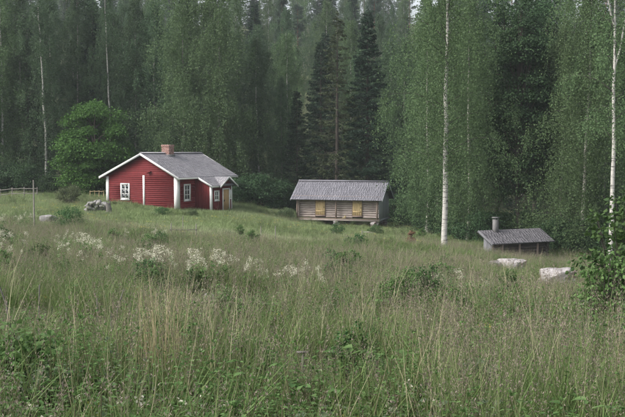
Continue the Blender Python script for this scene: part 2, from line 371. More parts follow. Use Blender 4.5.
# inner core walls
mb = MB(); e = .05
q = [(WX + e, e, -.3), (-e, e, -.3), (-e, e, rz_(-e) - .12), (RX, e, RZ - .12), (WX + e, e, rz_(WX + e) - .12)]
V = q + [(x, LY - e, z) for x, y, z in q]
mb.add(V, [(0, 1, 6, 5), (1, 2, 7, 6), (2, 3, 8, 7), (3, 4, 9, 8), (4, 0, 5, 9)])
mb.add(V, [(0, 4, 3, 2, 1), (5, 6, 7, 8, 9)][:1] + [(5, 6, 7, 8, 9)])
mb.build('wall_core', 'wall_core', house)
Wg = [(-6.1, -5.08, .77 + .1, 2.18 - .1)]
def gedge(z):
    if z < EZ - .1: return (WX, 0.0)
    zz = min(z, RZ - .12) + .07
    return (max(WX, RX - (RZ - zz) / slp), min(0.0, RX + (RZ - zz) / sr))
mb = MB(); boards(mb, lambda a, c: (a, e - .002, c), (0, -1, 0), .02, RZ - .1, gedge, .165, [(-5.99, -5.19, .88, 2.07)], th=.048)
mb.build('gable_wall', 'red_paint', house)
mb = MB(); boards(mb, lambda a, c: (-e + .002, a, c), (1, 0, 0), .02, 2.9, lambda z: (0, LY), .165, [(.93, 1.59, .88, 2.07)], th=.048)
mb.build('side_wall', 'red_paint', house)
mb = MB(); boards(mb, lambda a, c: (WX + e - .002, a, c), (-1, 0, 0), .02, 2.75, lambda z: (0, LY), .165, th=.048); mb.build('side_wall', 'red_paint', house)
mb = MB(); boards(mb, lambda a, c: (a, LY - e + .002, c), (0, 1, 0), .02, RZ - .1, gedge, .165, th=.048); mb.build('gable_wall', 'red_paint', house)
# stone foundation: separate stones
frng = np.random.default_rng(3)
def rock(name, mat, size, seed, parent=None, sub=2, rough=.22, freq=1.3, flat=0):
    bm = bmesh.new(); bmesh.ops.create_icosphere(bm, subdivisions=sub, radius=1)
    fr_ = np.random.default_rng(int(abs(seed) * 13) + 1); cuts = [(Vector(unit(fr_.normal(size=3) * [1, 1, .8])), fr_.uniform(.58, .86)) for _ in range(9)]
    for v in bm.verts:
        p = v.co.copy(); k = 1 + rough * 1.6 * mnoise.noise(p * freq + Vector((seed * 7.1, seed * 3.3, 0))) + rough * .6 * mnoise.noise(p * freq * 3 + Vector((seed, 5, 2)))
        v.co = p * k
        for cn, cdist in cuts:
            over = v.co.dot(cn) - cdist
            if over > 0: v.co -= cn * over * .92
        v.co *= 1.18
        if flat and v.co.z > flat: v.co.z = flat + (v.co.z - flat) * .25
        v.co.x *= size[0]; v.co.y *= size[1]; v.co.z *= size[2]
    me = bpy.data.meshes.new(name); bm.to_mesh(me); bm.free()
    me.materials.append(M[mat])
    return link(name, me, parent)
fs = [rock('foundation_stone', 'grey_stone', (.30, .16, .16), k, house) for k in range(4)]
k = 0
def fstone(x, y, rz):
    global k
    if k < 4: o = fs[k]
    else: o = fs[k % 4].copy(); col.objects.link(o); o.parent = house
    o.location = (x, y, -.12 + frng.uniform(-.03, .02)); o.rotation_euler = (0, 0, rz); s_ = frng.uniform(.8, 1.1); o.scale = (s_, 1, 1); k += 1
for x in np.arange(WX + .2, 0, .52): fstone(x, .06, 0)
for y in np.arange(.3, 2.3, .52): fstone(-.06, y, math.pi / 2)
# corner boards
def cboard(x0, x1, y0, y1, z0, z1, name='corner_board', mat='white_paint'):
    mb = MB(); mb.box(x0, x1, y0, y1, z0, z1); return mb.build(name, mat, house)
cboard(-.33, .032, -.034, -.004, .0, 2.72); cboard(.004, .034, -.003, .30, .0, 2.66)
cboard(WX - .032, WX + .27, -.034, -.004, .3, 2.72); cboard(WX - .034, WX - .004, -.003, .26, .3, 2.6)
cboard(.004, .034, LY - .28, LY + .02, -.2, 2.6)
cboard(RX - .10, RX + .10, -.034, -.003, .12, 2.86, 'cover_strip')
mb = MB(); mb.box(-3.05, -2.72, -.16, -.004, 3.10, 3.22); mb.box(-3.1, -2.9, -.22, -.162, 3.02, 3.12); mb.build('bracket', 'red_paint', house)
window(house, lambda a, c: (a, -.004, c), (0, -1, 0), -5.98, -5.20, .89, 2.06)
window(house, lambda a, c: (.004, a, c), (1, 0, 0), .94, 1.58, .89, 2.06)
# main roof: deck, shingles, barge boards, ridge boards
roof = MB(); roof.prism([(XR, YF, EZ - .05), (XR, YB, EZ - .05), (RX, YB, RZ - .05), (RX, YF, RZ - .05)], (0, 0, -.05))
roof.prism([(XL, YF, EZ - .05), (XL, YB, EZ - .05), (RX - .004, YB, RZ - .052), (RX - .004, YF, RZ - .052)], (0, 0, -.05))
roof = roof.build('roof', 'shingle_dark', house)
mb = MB(); shingles(mb, (XR + .03, YF - .04, EZ - .06), (0, YB - YF + .08, 0), (RX - XR - .03, 0, RZ - EZ + .015))
shingles(mb, (XL - .03, YF - .04, EZ - .06), (0, YB - YF + .08, 0), (RX - XL + .03, 0, RZ - EZ + .015))
tag(mb.build('shingle', 'shingle', roof), kind='stuff')
mb = MB(); mb.prism([(RX - .14, YF - .05, RZ - .025), (RX - .14, YB + .05, RZ - .025), (RX, YB + .05, RZ + .045), (RX, YF - .05, RZ + .045)], (0, 0, .025))
mb.prism([(RX + .15, YF - .05, RZ - .03), (RX + .15, YB + .05, RZ - .03), (RX + .002, YB + .05, RZ + .046), (RX + .002, YF - .05, RZ + .046)], (0, 0, .026))
mb.build('ridge_board', 'shingle', roof)
for yy, dy in ((YF - .045, -.03), (YB + .045, .03)):
    for xa, sg in ((XR + .03, 1), (XL - .03, -1)):
        mb = MB(); mb.prism([(xa, yy, EZ - .06), (xa, yy, EZ - .25), (RX + sg * .001, yy, RZ - .2), (RX + sg * .001, yy, RZ - .005)], (0, dy, 0))
        mb.build('barge_board', 'white_paint', roof)
for xa in (XR + .005, XL - .03):
    mb = MB(); mb.box(xa, xa + .025, YF - .04, YB + .04, EZ - .2, EZ - .065); mb.build('fascia', 'white_paint' if xa > 0 else 'red_paint', roof)
# chimney: bricks in courses
chim = MB(); cw, cdp = .82, .66; cxm, cym = RX + .12, 3.0
chim.box(cxm - cw / 2 + .02, cxm + cw / 2 - .02, cym - cdp / 2 + .02, cym + cdp / 2 - .02, 4.25, 5.42)
chim = chim.build('chimney', 'mortar', house)
mb = MB()
for r_ in range(13):
    z0 = 4.32 + r_ * .085; o_ = .06 * (r_ % 2); g = .03 if r_ >= 11 else 0
    for sy in (-1, 1):
        x = cxm - cw / 2 - g
        xs_ = [x] + [x + .205 * k_ + (o_ * 1.7) for k_ in range(1 if o_ == 0 else 0, 5)] + [cxm + cw / 2 + g]
        xs_ = sorted(t for t in set(round(t, 4) for t in xs_) if t <= cxm + cw / 2 + g + 1e-6)
        for a_, b_ in zip(xs_[:-1], xs_[1:]):
            if b_ - a_ < .03: continue
            yo = cym + sy * (cdp / 2 + g); j = frng.uniform(-.006, .006)
            mb.box(a_ + .006, b_ - .006, min(yo, yo - sy * .08) + j, max(yo, yo - sy * .08) + j, z0, z0 + .072)
    for sx in (-1, 1):
        for k_ in range(3):
            a_ = cym - cdp / 2 + .085 + k_ * .165; xo = cxm + sx * (cw / 2 + g); j = frng.uniform(-.006, .006)
            mb.box(min(xo, xo - sx * .08) + j, max(xo, xo - sx * .08) + j, a_ + .005, a_ + .158, z0, z0 + .072)
tag(mb.build('brick', 'brick', chim), kind='stuff')
mb = MB(); mb.box(cxm - .2, cxm + .2, cym - .15, cym + .15, 5.40, 5.425); mb.build('flue', 'soot', chim)
mb = MB(); mb.box(cxm - cw / 2 - .06, cxm + cw / 2 + .06, cym - cdp / 2 - .06, cym + cdp / 2 + .06, 4.3, 4.60); mb.build('flashing', 'concrete', chim)
# entrance annex (lean-to continuing the main roof) with a small gable over the door
AX, AY0, AY1 = 1.7, 2.3, 5.2
def az(x): return EZ - (x - XR) * sr     # roof line
mb = MB(); q = [(-.04, AY0 + e, -.5), (AX - e, AY0 + e, -.5), (AX - e, AY0 + e, az(AX) - .12), (-.04, AY0 + e, az(0) - .12)]
mb.prism(q, (0, AY1 - AY0 - 2 * e, 0)); mb.build('annex_core', 'wall_core', house)
mb = MB(); boards(mb, lambda a, c: (c, AY0 + e - .002, a), (0, -1, 0), .036, AX, lambda x: (-.25, az(x) - .1), .15, th=.048); mb.build('annex_side_wall', 'red_paint', house)
mb = MB(); boards(mb, lambda a, c: (c, AY1 - e + .002, a), (0, 1, 0), .036, AX, lambda x: (-.35, az(x) - .1), .15, th=.048); mb.build('annex_side_wall', 'red_paint', house)
GY, GW, GA = 4.4, 1.15, 2.76             # porch gable centre, half width, apex height
def fedge(y):
    t = az(AX) - .1
    if abs(y - GY) < GW: t = max(t, GA - .14 - abs(y - GY) * .62)
    return (-.38, t)
mb = MB(); boards(mb, lambda a, c: (AX - e + .002, c, a), (1, 0, 0), AY0, AY1, fedge, .145, [(-.32, 1.62, 3.96, 4.80), (.80, 1.52, 2.72, 3.34), (.85, 1.62, 4.93, 5.06)], th=.048)
mb.build('annex_front_wall', 'red_paint', house)
mb = MB(); mb.prism([(AX - e - .0, GY - GW + .1, az(AX) - .14), (AX - e, GY + GW - .1, az(AX) - .14), (AX - e, GY + .02, GA - .15), (AX - e, GY - .02, GA - .15)], (-1.2, 0, 0)); mb.build('porch_core', 'wall_core', house)
cboard(AX - .15, AX + .032, AY0 - .034, AY0 - .004, -.2, az(AX) - .08); cboard(AX + .004, AX + .034, AY0 - .003, AY0 + .13, -.2, az(AX) - .1)
cboard(AX + .004, AX + .034, AY1 - .1, AY1 + .03, -.3, az(AX) - .1)
window(house, lambda a, c: (AX + .004, a, c), (1, 0, 0), 2.78, 3.28, .84, 1.50, 2, 2, .10)
window(house, lambda a, c: (AX + .004, a, c), (1, 0, 0), 4.955, 5.045, .90, 1.56, 1, 2, .06)
mb = MB(); t_ = 1.64
mb.box(AX - .02, AX + .05, 3.85, 3.95, -.3, t_ + .1); mb.box(AX - .02, AX + .05, 4.79, 4.89, -.3, t_ + .1); mb.box(AX - .02, AX + .051, 3.951, 4.789, t_, t_ + .1)
fr = mb.build('door_frame', 'white_paint', house)
mb = MB()
for k_ in range(5): mb.box(AX - .03, AX + .012 + .004 * (k_ % 2), 3.955 + k_ * .167, 3.955 + (k_ + 1) * .167 - .006, -.28, t_ - .005)
door = mb.build('door', 'house_door', house)
mb = MB(); mb.box(AX + .02, AX + .07, 4.04, 4.07, .62, .78); mb.box(AX + .05, AX + .07, 4.07, 4.17, .73, .755); mb.build('handle', 'iron', door)
ar = MB(); AE = AX + .2
ar.prism([(XR - .3, AY0 - .15, az(XR - .3) - .06), (AE, AY0 - .15, az(AE) - .06), (AE, AY1 + .15, az(AE) - .06), (XR - .3, AY1 + .15, az(XR - .3) - .06)], (0, 0, -.05))
ar = ar.build('annex_roof', 'shingle_dark', house)
mb = MB(); shingles(mb, (AE + .03, AY0 - .18, az(AE + .03) - .055), (0, AY1 - AY0 + .36, 0), (XR - AE - .1, 0, (AE + .1 - XR) * sr)); tag(mb.build('shingle', 'shingle', ar), kind='stuff')
mb = MB(); mb.prism([(XR - .02, AY0 - .19, az(XR - .02) - .03), (XR - .02, AY0 - .19, az(XR) - .2), (AE + .02, AY0 - .19, az(AE + .02) - .19), (AE + .02, AY0 - .19, az(AE + .02) - .03)], (0, -.03, 0)); mb.build('barge_board', 'white_paint', ar)
mb = MB(); mb.box(AE, AE + .025, AY0 - .18, GY - GW, az(AE) - .2, az(AE) - .075); mb.build('fascia', 'white_paint', ar)
pr = MB(); PX = AX + .32; PG = GW + .1; pe = GA - PG * .62
pr.prism([(.2, GY - PG, pe - .05), (PX, GY - PG, pe - .05), (PX, GY, GA - .05), (.2, GY, GA - .05)], (0, 0, -.04))
pr.prism([(.2, GY + PG, pe - .05), (PX, GY + PG, pe - .05), (PX, GY + .002, GA - .052), (.2, GY + .002, GA - .052)], (0, 0, -.04))
pr = pr.build('porch_roof', 'shingle_dark', house)
mb = MB(); shingles(mb, (.1, GY - PG - .02, pe - .055), (PX - .08, 0, 0), (0, PG + .02, GA - pe + .01), .24); shingles(mb, (.1, GY + PG + .02, pe - .055), (PX - .08, 0, 0), (0, -PG - .02, GA - pe + .01), .24)
tag(mb.build('shingle', 'shingle', pr), kind='stuff')
for sg in (-1, 1):
    mb = MB(); mb.prism([(PX + .02, GY + sg * (PG + .04), pe - .05), (PX + .02, GY + sg * (PG + .04), pe - .19), (PX + .02, GY + sg * .001, GA - .15), (PX + .02, GY + sg * .001, GA - .0)], (.03, 0, 0)); mb.build('barge_board', 'white_paint', pr)
mb = MB(); mb.box(AX + .06, AX + .75, 3.8, 5.0, -.62, -.27); mb.build('doorstep', 'concrete', house)

# ---------------------------------------- grey granary on stone piers
gran = thing('log_granary', 'weathered grey log granary with two yellow doors raised on stone piers', 'granary', (5.79, 76.0, 0), R(-18))
GL, GD, GZ0, GZE, GZR = -7.58, 4.0, -1.12, .62, 2.18
YR = 1.85; ye, yb = -.5, 4.25
sf = (GZR - GZE) / (YR - ye); zb = GZR - (yb - YR) * sf
def glog(x0, x1, y, z, rr, axis='x', mat='old_log', name='log'):
    n_ = 6; t = np.linspace(0, 1, n_); mb = MB()
    jj = frng.normal(0, .006, (n_, 2)); x = x0 + (x1 - x0) * t
    P = np.stack([x, y + jj[:, 0], z + jj[:, 1]], 1) if axis == 'x' else np.stack([np.full(n_, y) + jj[:, 0], x, z + jj[:, 1]], 1)
    mb.tube(P, rr * (1 + .05 * frng.normal(size=n_)), 8); return mb.build(name, mat, gran, True)
dl, dr_ = (-5.88, -5.0), (-2.43, -1.57); WY = .42
mb = MB(); mb.box(GL + .08, -.08, WY + .05, GD - .05, GZ0 + .02, GZE + .35); mb.build('wall_core', 'grey_core', gran)
nl = 9; lh = (.72 - (GZ0 + .05)) / nl
for i_ in range(nl):
    z = GZ0 + .05 + lh * (i_ + .5)
    if z < .52: 
        for a_, b_ in ((GL + .02, dl[0] - .06), (dl[1] + .06, dr_[0] - .06), (dr_[1] + .06, -.03)): glog(a_, b_, WY, z, lh * .52)
    else: glog(GL + .02, -.03, WY, z, lh * .52)
    glog(WY - .25, GD + .15, GL + .06, z + lh * .5 if i_ < nl - 1 else z, lh * .5, 'y')
    glog(GL - .1, -.02, GD - .05, z, lh * .5)
# right gable: upright grey boards
def gtop(y): return min(GZR - abs(y - YR) * sf, GZR) - .1
mb = MB(); boards(mb, lambda a, c: (-.028, c, a), (1, 0, 0), .22, GD, lambda y: (GZ0 - .02, gtop(y)), .17, th=.03, gap=.012); mb.build('gable_wall', 'grey_board', gran)
mb = MB(); boards(mb, lambda a, c: (GL + .0, c, a), (-1, 0, 0), .4, GD, lambda y: (.7, gtop(y)), .17, th=.03, gap=.012); mb.build('gable_wall', 'grey_board', gran)
for (a_, b_) in (dl, dr_):
    mb = MB(); wd = (b_ - a_) / 5
    for k_ in range(5): mb.box(a_ + k_ * wd + .004, a_ + (k_ + 1) * wd - .004, WY - .16 - .004 * (k_ % 2), WY - .11, -.84, .50)
    d_ = mb.build('door', 'new_door', gran)
    mb = MB(); mb.box(a_ - .05, a_ - .001, WY - .15, WY + .05, -.9, .56); mb.box(b_ + .001, b_ + .05, WY - .15, WY + .05, -.9, .56); mb.box(a_ - .05, b_ + .05, WY - .15, WY + .05, -.98, -.845); mb.build('door_frame', 'post_wood', d_)
    for zz in (-.55, .2):
        mb = MB(); mb.box(a_ + .02, b_ - .06, WY - .185, WY - .1645, zz, zz + .09); mb.build('batten', 'new_door', d_)
    mb = MB(); mb.box(b_ - .09, b_ - .06, WY - .21, WY - .166, -.22, -.08); mb.build('latch', 'iron', d_)
mb = MB()
for k_ in range(4): mb.box(GL - .12, .12, -.12 + k_ * .13, -.12 + (k_ + 1) * .13 - .012, GZ0 - .05, GZ0)
mb.build('gallery_floor', 'post_wood', gran)
mb = MB(); mb.box(GL - .1, .1, -.1, .02, GZ0 - .2, GZ0 - .052); mb.build('sill_beam', 'old_log', gran)
mb = MB(); mb.box(GL - .1, .1, GD - .12, GD + .02, GZ0 - .2, GZ0 - .02); mb.build('sill_beam', 'old_log', gran)
mb = MB(); mb.box(-.14, .0, .025, GD - .13, GZ0 - .2, GZ0 - .052); mb.build('sill_beam', 'grey_board', gran)
for x in (GL + .05, -3.88, -.12):
    mb = MB(); mb.box(x - .065, x + .065, -.08, .05, GZ0, GZE + .14); mb.build('post', 'post_wood', gran)
mb = MB(); mb.box(GL - .3, .3, -.08, .05, GZE + .145, GZE + .27); mb.build('eave_beam', 'post_wood', gran)
for (x, y, w_, h_) in ((-.35, .1, .36, .62), (-3.9, .1, .30, .36), (GL + .3, .15, .28, .3), (-.4, 3.6, .35, .5), (-3.9, 3.6, .3, .4), (GL + .3, 3.6, .3, .4)):
    base = GZ0 - .2 - h_
    for k_ in range(2):
        o = rock('pier_stone', 'pale_stone' if x > -1 else 'grey_stone', (w_ * (1.1 - .15 * k_), w_ * .95, h_ * .36), 20 + x + y + k_, gran, 2, .12)
        o.location = (x, y, base + h_ * (.22 + .5 * k_))
o = rock('pier_stone', 'pale_stone', (.34, .34, .30), 31, gran, 2, .12); o.location = (-.32, .1, GZ0 - .42)
GX0, GX1 = GL - .38, .4
gr = MB(); gr.prism([(GX0, ye, GZE - .05), (GX1, ye, GZE - .05), (GX1, YR, GZR - .05), (GX0, YR, GZR - .05)], (0, 0, -.05))
gr.prism([(GX0, yb, zb - .05), (GX1, yb, zb - .05), (GX1, YR + .004, GZR - .053), (GX0, YR + .004, GZR - .053)], (0, 0, -.05))
gr = gr.build('roof', 'shingle_dark', gran)
mb = MB(); shingles(mb, (GX0 - .03, ye - .03, GZE - .06), (GX1 - GX0 + .06, 0, 0), (0, YR - ye + .03, GZR - GZE + .015), course=.3, th=.008, lift=.004); shingles(mb, (GX0 - .03, yb + .03, zb - .06), (GX1 - GX0 + .06, 0, 0), (0, YR - yb - .03, GZR - zb + .015))
tag(mb.build('shingle', 'shingle_blue', gr), kind='stuff')
mb = MB(); mb.prism([(GX0 - .05, YR - .14, GZR - .04), (GX1 + .05, YR - .14, GZR - .04), (GX1 + .05, YR, GZR + .05), (GX0 - .05, YR, GZR + .05)], (0, 0, .025)); mb.prism([(GX0 - .05, YR + .14, GZR - .04), (GX1 + .05, YR + .14, GZR - .04), (GX1 + .05, YR + .002, GZR + .051), (GX0 - .05, YR + .002, GZR + .051)], (0, 0, .026)); mb.build('ridge_board', 'shingle_blue', gr)
for xx, dx in ((GX0 - .035, -.03), (GX1 + .035, .03)):
    mb = MB(); mb.prism([(xx, ye - .02, GZE - .05), (xx, ye - .02, GZE - .2), (xx, YR - .001, GZR - .19), (xx, YR - .001, GZR - .01)], (dx, 0, 0)); mb.build('barge_board', 'grey_board', gr)
    mb = MB(); mb.prism([(xx, yb + .02, zb - .05), (xx, yb + .02, zb - .2), (xx, YR + .001, GZR - .19), (xx, YR + .001, GZR - .01)], (dx, 0, 0)); mb.build('barge_board', 'grey_board', gr)
# firewood-sized pale block on the gallery
mb = MB(); mb.box(-.07, .07, -.05, .06, 0, .26); mb.box(-.22, -.1, -.04, .06, 0, .12)
o = tag(mb.build('wood_block', 'rail_wood'), 'small pale wooden block standing on the granary ledge', 'block')
o.location = gran.matrix_basis @ Vector((0, 0, 0)); o.matrix_world = Matrix.Translation((5.79, 76.0, 0)) @ Matrix.Rotation(R(-18), 4, 'Z') @ Matrix.Translation((-3.05, .05, GZ0 + .002))

# ---------------------------------------- low sauna / cellar hut
sau = thing('low_hut', 'low dark hut with flat-pitched shingle roof and small chimney sunk in tall grass', 'hut', (11.27, 54.0, 0), R(22.6))
SLn, SE, SR, SY = 4.75, -.9, -.20, 1.55
mb = MB(); mb.box(.42, SLn - .4, .42, SY - .1, -2.7, SE - .04); mb.build('wall_core', 'soot', sau)
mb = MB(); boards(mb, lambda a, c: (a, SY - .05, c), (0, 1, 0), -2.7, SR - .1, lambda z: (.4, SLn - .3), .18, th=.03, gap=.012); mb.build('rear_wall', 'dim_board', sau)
for i_ in range(8):
    z = -2.6 + .2 * (i_ + .5)
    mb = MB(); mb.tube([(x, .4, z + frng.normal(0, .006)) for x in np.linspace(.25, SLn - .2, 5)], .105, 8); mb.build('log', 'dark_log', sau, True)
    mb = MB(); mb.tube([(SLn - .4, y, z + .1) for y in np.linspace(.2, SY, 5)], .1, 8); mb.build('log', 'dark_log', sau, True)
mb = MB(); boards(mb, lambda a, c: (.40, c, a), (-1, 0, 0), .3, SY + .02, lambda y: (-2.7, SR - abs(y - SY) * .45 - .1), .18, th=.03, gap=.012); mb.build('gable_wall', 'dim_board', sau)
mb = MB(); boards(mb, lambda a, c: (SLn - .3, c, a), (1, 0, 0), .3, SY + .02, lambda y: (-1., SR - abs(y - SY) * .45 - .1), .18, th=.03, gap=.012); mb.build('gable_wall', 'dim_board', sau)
for x in (.9, 2.2, 3.6):
    mb = MB(); mb.box(x - .05, x + .05, .2, .3, -2.7, SE + .03); mb.build('post', 'post_wood', sau)
sroof = MB(); sroof.prism([(0, 0, SE - .04), (SLn, 0, SE - .04), (SLn, SY, SR - .04), (0, SY, SR - .04)], (0, 0, -.06)); sroof.prism([(0, SY + .22, SR - .12), (SLn, SY + .22, SR - .12), (SLn, SY + .004, SR - .043), (0, SY + .004, SR - .043)], (0, 0, -.06))
sroof = sroof.build('roof', 'shingle_dark', sau)
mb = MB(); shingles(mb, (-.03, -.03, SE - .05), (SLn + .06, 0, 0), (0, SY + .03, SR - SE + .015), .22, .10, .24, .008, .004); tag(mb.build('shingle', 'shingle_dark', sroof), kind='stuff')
for y0_ in (-.02,):
    mb = MB(); mb.prism([(-.035, y0_, SE - .04), (-.035, y0_, SE - .2), (-.035, SY + (.001 if y0_ > 1 else -.001), SR - .17), (-.035, SY + (.001 if y0_ > 1 else -.001), SR)], (-.03, 0, 0)); mb.build('barge_board', 'dim_board', sroof)
mb = MB(); mb.box(1.0, 1.28, SY - .3, SY - .02, SR - .35, SR + .66); mb.box(.96, 1.32, SY - .34, SY + .02, SR + .76, SR + .82)
for a_, b_ in ((1.01, SY - .29), (1.22, SY - .29), (1.01, SY - .08), (1.22, SY - .08)): mb.box(a_, a_ + .05, b_, b_ + .05, SR + .66, SR + .76)
ch = mb.build('chimney', 'concrete', sau)
mb = MB(); mb.box(1.06, 1.22, SY - .24, SY - .08, SR + .655, SR + .67); mb.build('flue', 'soot', ch)
# ================================================================== trees
def birch(seed, H, Rc, cs, weep, dens=1.0, bark='birch_bark', leaf='birch_leaf', r0=.2, fork=False, ls=.15):
    r = np.random.default_rng(seed)
    n = 14; t = np.linspace(0, 1, n); wob = np.cumsum(r.normal(0, .05 * H / 20, (n, 2)), 0); wob -= wob[0]
    TP = np.column_stack([wob, t * H]); tr = MB(); rad = r0 * (1 - t) ** .8 + .012; rad[0] *= 1.35
    tr.tube(TP, rad, 9)
    def tpos(tt): return np.array([np.interp(tt, t, TP[:, k]) for k in range(3)]).T
    if fork:
        for az_, t0 in ((.3, .60), (3.6, .72)):
            P0 = tpos(np.array([t0]))[0]; s = np.linspace(0, 1, 8)
            P = P0 + np.column_stack([np.cos(az_) * 1.1 * s ** .7, np.sin(az_) * .6 * s ** .7, s * (H * .98 - P0[2])]); tr.tube(P, r0 * .45 * (1 - s * .9), 7)
    nb = int(64 * dens); lf = MB(); LP = []; LD = []
    for b_ in range(nb):
        tt = cs + (1 - cs) * (b_ + r.uniform(0, 1)) / nb
        k_ = (tt - cs) / (1 - cs)
        L = Rc * (.35 + .65 * math.sin(math.pi * min(1, .22 + .80 * k_)) ** .8) * (r.uniform(.8, 1.3) if r.uniform() < .55 else r.uniform(.35, .8))
        if k_ > .9: L *= .6
        L *= .72 + .62 * mnoise.noise(Vector((math.cos(b_ * 2.4) * .9, math.sin(b_ * 2.4) * .9, tt * H * .28 + seed * 9.7))) + .18
        L = max(L, .5)
        az_ = b_ * 2.4 + r.uniform(-.4, .4); o = np.array([math.cos(az_), math.sin(az_), 0])
        s = np.linspace(0, 1, 7); up = L * r.uniform(.55, .95)
        P = tpos(np.array([tt]))[0] + o * (L * s)[:, None] + np.column_stack([np.zeros((7, 2)), up * (1.5 * s - 1.15 * s ** 2)])
        P += r.normal(0, .05, P.shape) * s[:, None]
        tr.cur = 1; tr.tube(P, (.07 * rad[0] * (.5 + .8 * L / Rc) + .006) * (1 - .9 * s), 4, False)
        ns = int(27 * dens * (L / Rc + .3)) + 4
        nc = r.integers(3, 6); cc = np.concatenate([r.uniform(.35, .9, nc - 2), [r.uniform(.1, .4), r.uniform(.86, 1.0)]]); lat = r.normal(0, .22, nc); wh = r.integers(0, nc, ns); ss = np.clip(cc[wh] + r.normal(0, .075, ns), .08, 1.02)
        base = np.array([[np.interp(q, s, P[:, k2]) for k2 in range(3)] for q in ss])
        base += (o[None] * 0 + np.array([-o[1], o[0], 0])[None] * ((lat[wh] + r.normal(0, .07, ns)) * L)[:, None] * (.35 + ss[:, None])) + r.normal(0, .12, (ns, 3))
        ln = weep * r.uniform(.25, 1.15, ns) * (.6 + .7 * ss)
        kq = 15
        q = np.linspace(0, 1, kq)[None] + r.uniform(-.06, .06, (ns, kq))
        drift = (o[None] * r.uniform(.0, .35, ns)[:, None] + r.normal(0, .10, (ns, 3)) * [1, 1, 0])
        SP = base[:, None] + np.stack([drift[:, 0:1] * q * ln[:, None], drift[:, 1:2] * q * ln[:, None], .12 * ln[:, None] - q * ln[:, None]], -1)
        SP += r.normal(0, .075, SP.shape)
        LP.append(SP.reshape(-1, 3))
    LP = np.concatenate(LP); d = unit(r.normal(size=LP.shape) * [.8, .8, .55] + [0, 0, -.75]); wv = perp(d, r)
    zmin = .4; keep = LP[:, 2] > zmin; LP, d, wv = LP[keep], d[keep], wv[keep]
    sz = ls * r.uniform(.7, 1.25, len(LP)); lf.cards(LP, d, wv, sz, sz * .78)
    return tr.mesh('birch_trunk', [bark, 'twig_bark'], True), lf.mesh('birch_crown', leaf)
def spruce(seed, H, Rc, leaf='spruce_needle', dens=1.0, z0=.04, bark='dark_bark'):
    r = np.random.default_rng(seed); tr = MB(); t = np.linspace(0, 1, 10)
    tr.tube(np.column_stack([np.zeros((10, 2)), t * H]), .011 * H * (1 - t) + .012, 8); lf = MB()
    z = H * z0; PP = []; DD = []; WW = []; SS = []
    while z < H * .985:
        k_ = z / H; nb = max(4, int(7 * dens)); Lm = Rc * (1 - k_) ** .82 + .15
        for b_ in range(nb):
            az_ = r.uniform(0, 6.283); L = Lm * r.uniform(.6, 1.15); o = np.array([math.cos(az_), math.sin(az_), 0]); sd_ = np.array([-o[1], o[0], 0])
            s = np.linspace(0, 1, 6); dr = L * (.38 * (1 - k_) - .25 * k_)
            P = np.array([0, 0, z + r.uniform(-.2, .2)]) + o * (L * s)[:, None] + np.column_stack([np.zeros((6, 2)), -dr * np.sin(s * 2.2) * 1.1 + .10 * L * s ** 3])
            tr.tube(P, (.012 + .006 * L) * (1 - .85 * s), 3, False)
            m_ = int(L * 9 * dens) + 4; q = np.sqrt(r.uniform(.02, 1, m_)); base = np.array([[np.interp(a, s, P[:, k2]) for k2 in range(3)] for a in q])
            sg = r.choice([-1, 1], m_); tw = (.16 + .33 * L * .5 * (1 - q) + .06) * r.uniform(.6, 1.2, m_)
            for j in range(5):
                f = (j + .4) / 5
                pos = base + sd_ * (sg * tw * f)[:, None] + o * (tw * f * .55)[:, None] + np.column_stack([np.zeros((m_, 2)), -.30 * tw * f]) + r.normal(0, .03, (m_, 3))
                d = unit(sd_ * sg[:, None] * .75 + o * .65 + r.normal(0, .35, (m_, 3)) + [0, 0, -.5]); PP.append(pos); DD.append(d)
        z += .34 + .10 * (1 - k_)
    P = np.concatenate(PP); d = np.concatenate(DD); wv = perp(d, r); L = r.uniform(.14, .30, len(P)); lf.cards(P, d, wv, L, L * .38)
    P = np.column_stack([np.zeros((60, 2)), r.uniform(H * .95, H * 1.01, 60)]); d = unit(r.normal(size=(60, 3)) + [0, 0, 1.2]); lf.cards(P, d, perp(d, r), .22, .07)
    return tr.mesh('spruce_trunk', bark, True), lf.mesh('spruce_crown', leaf)
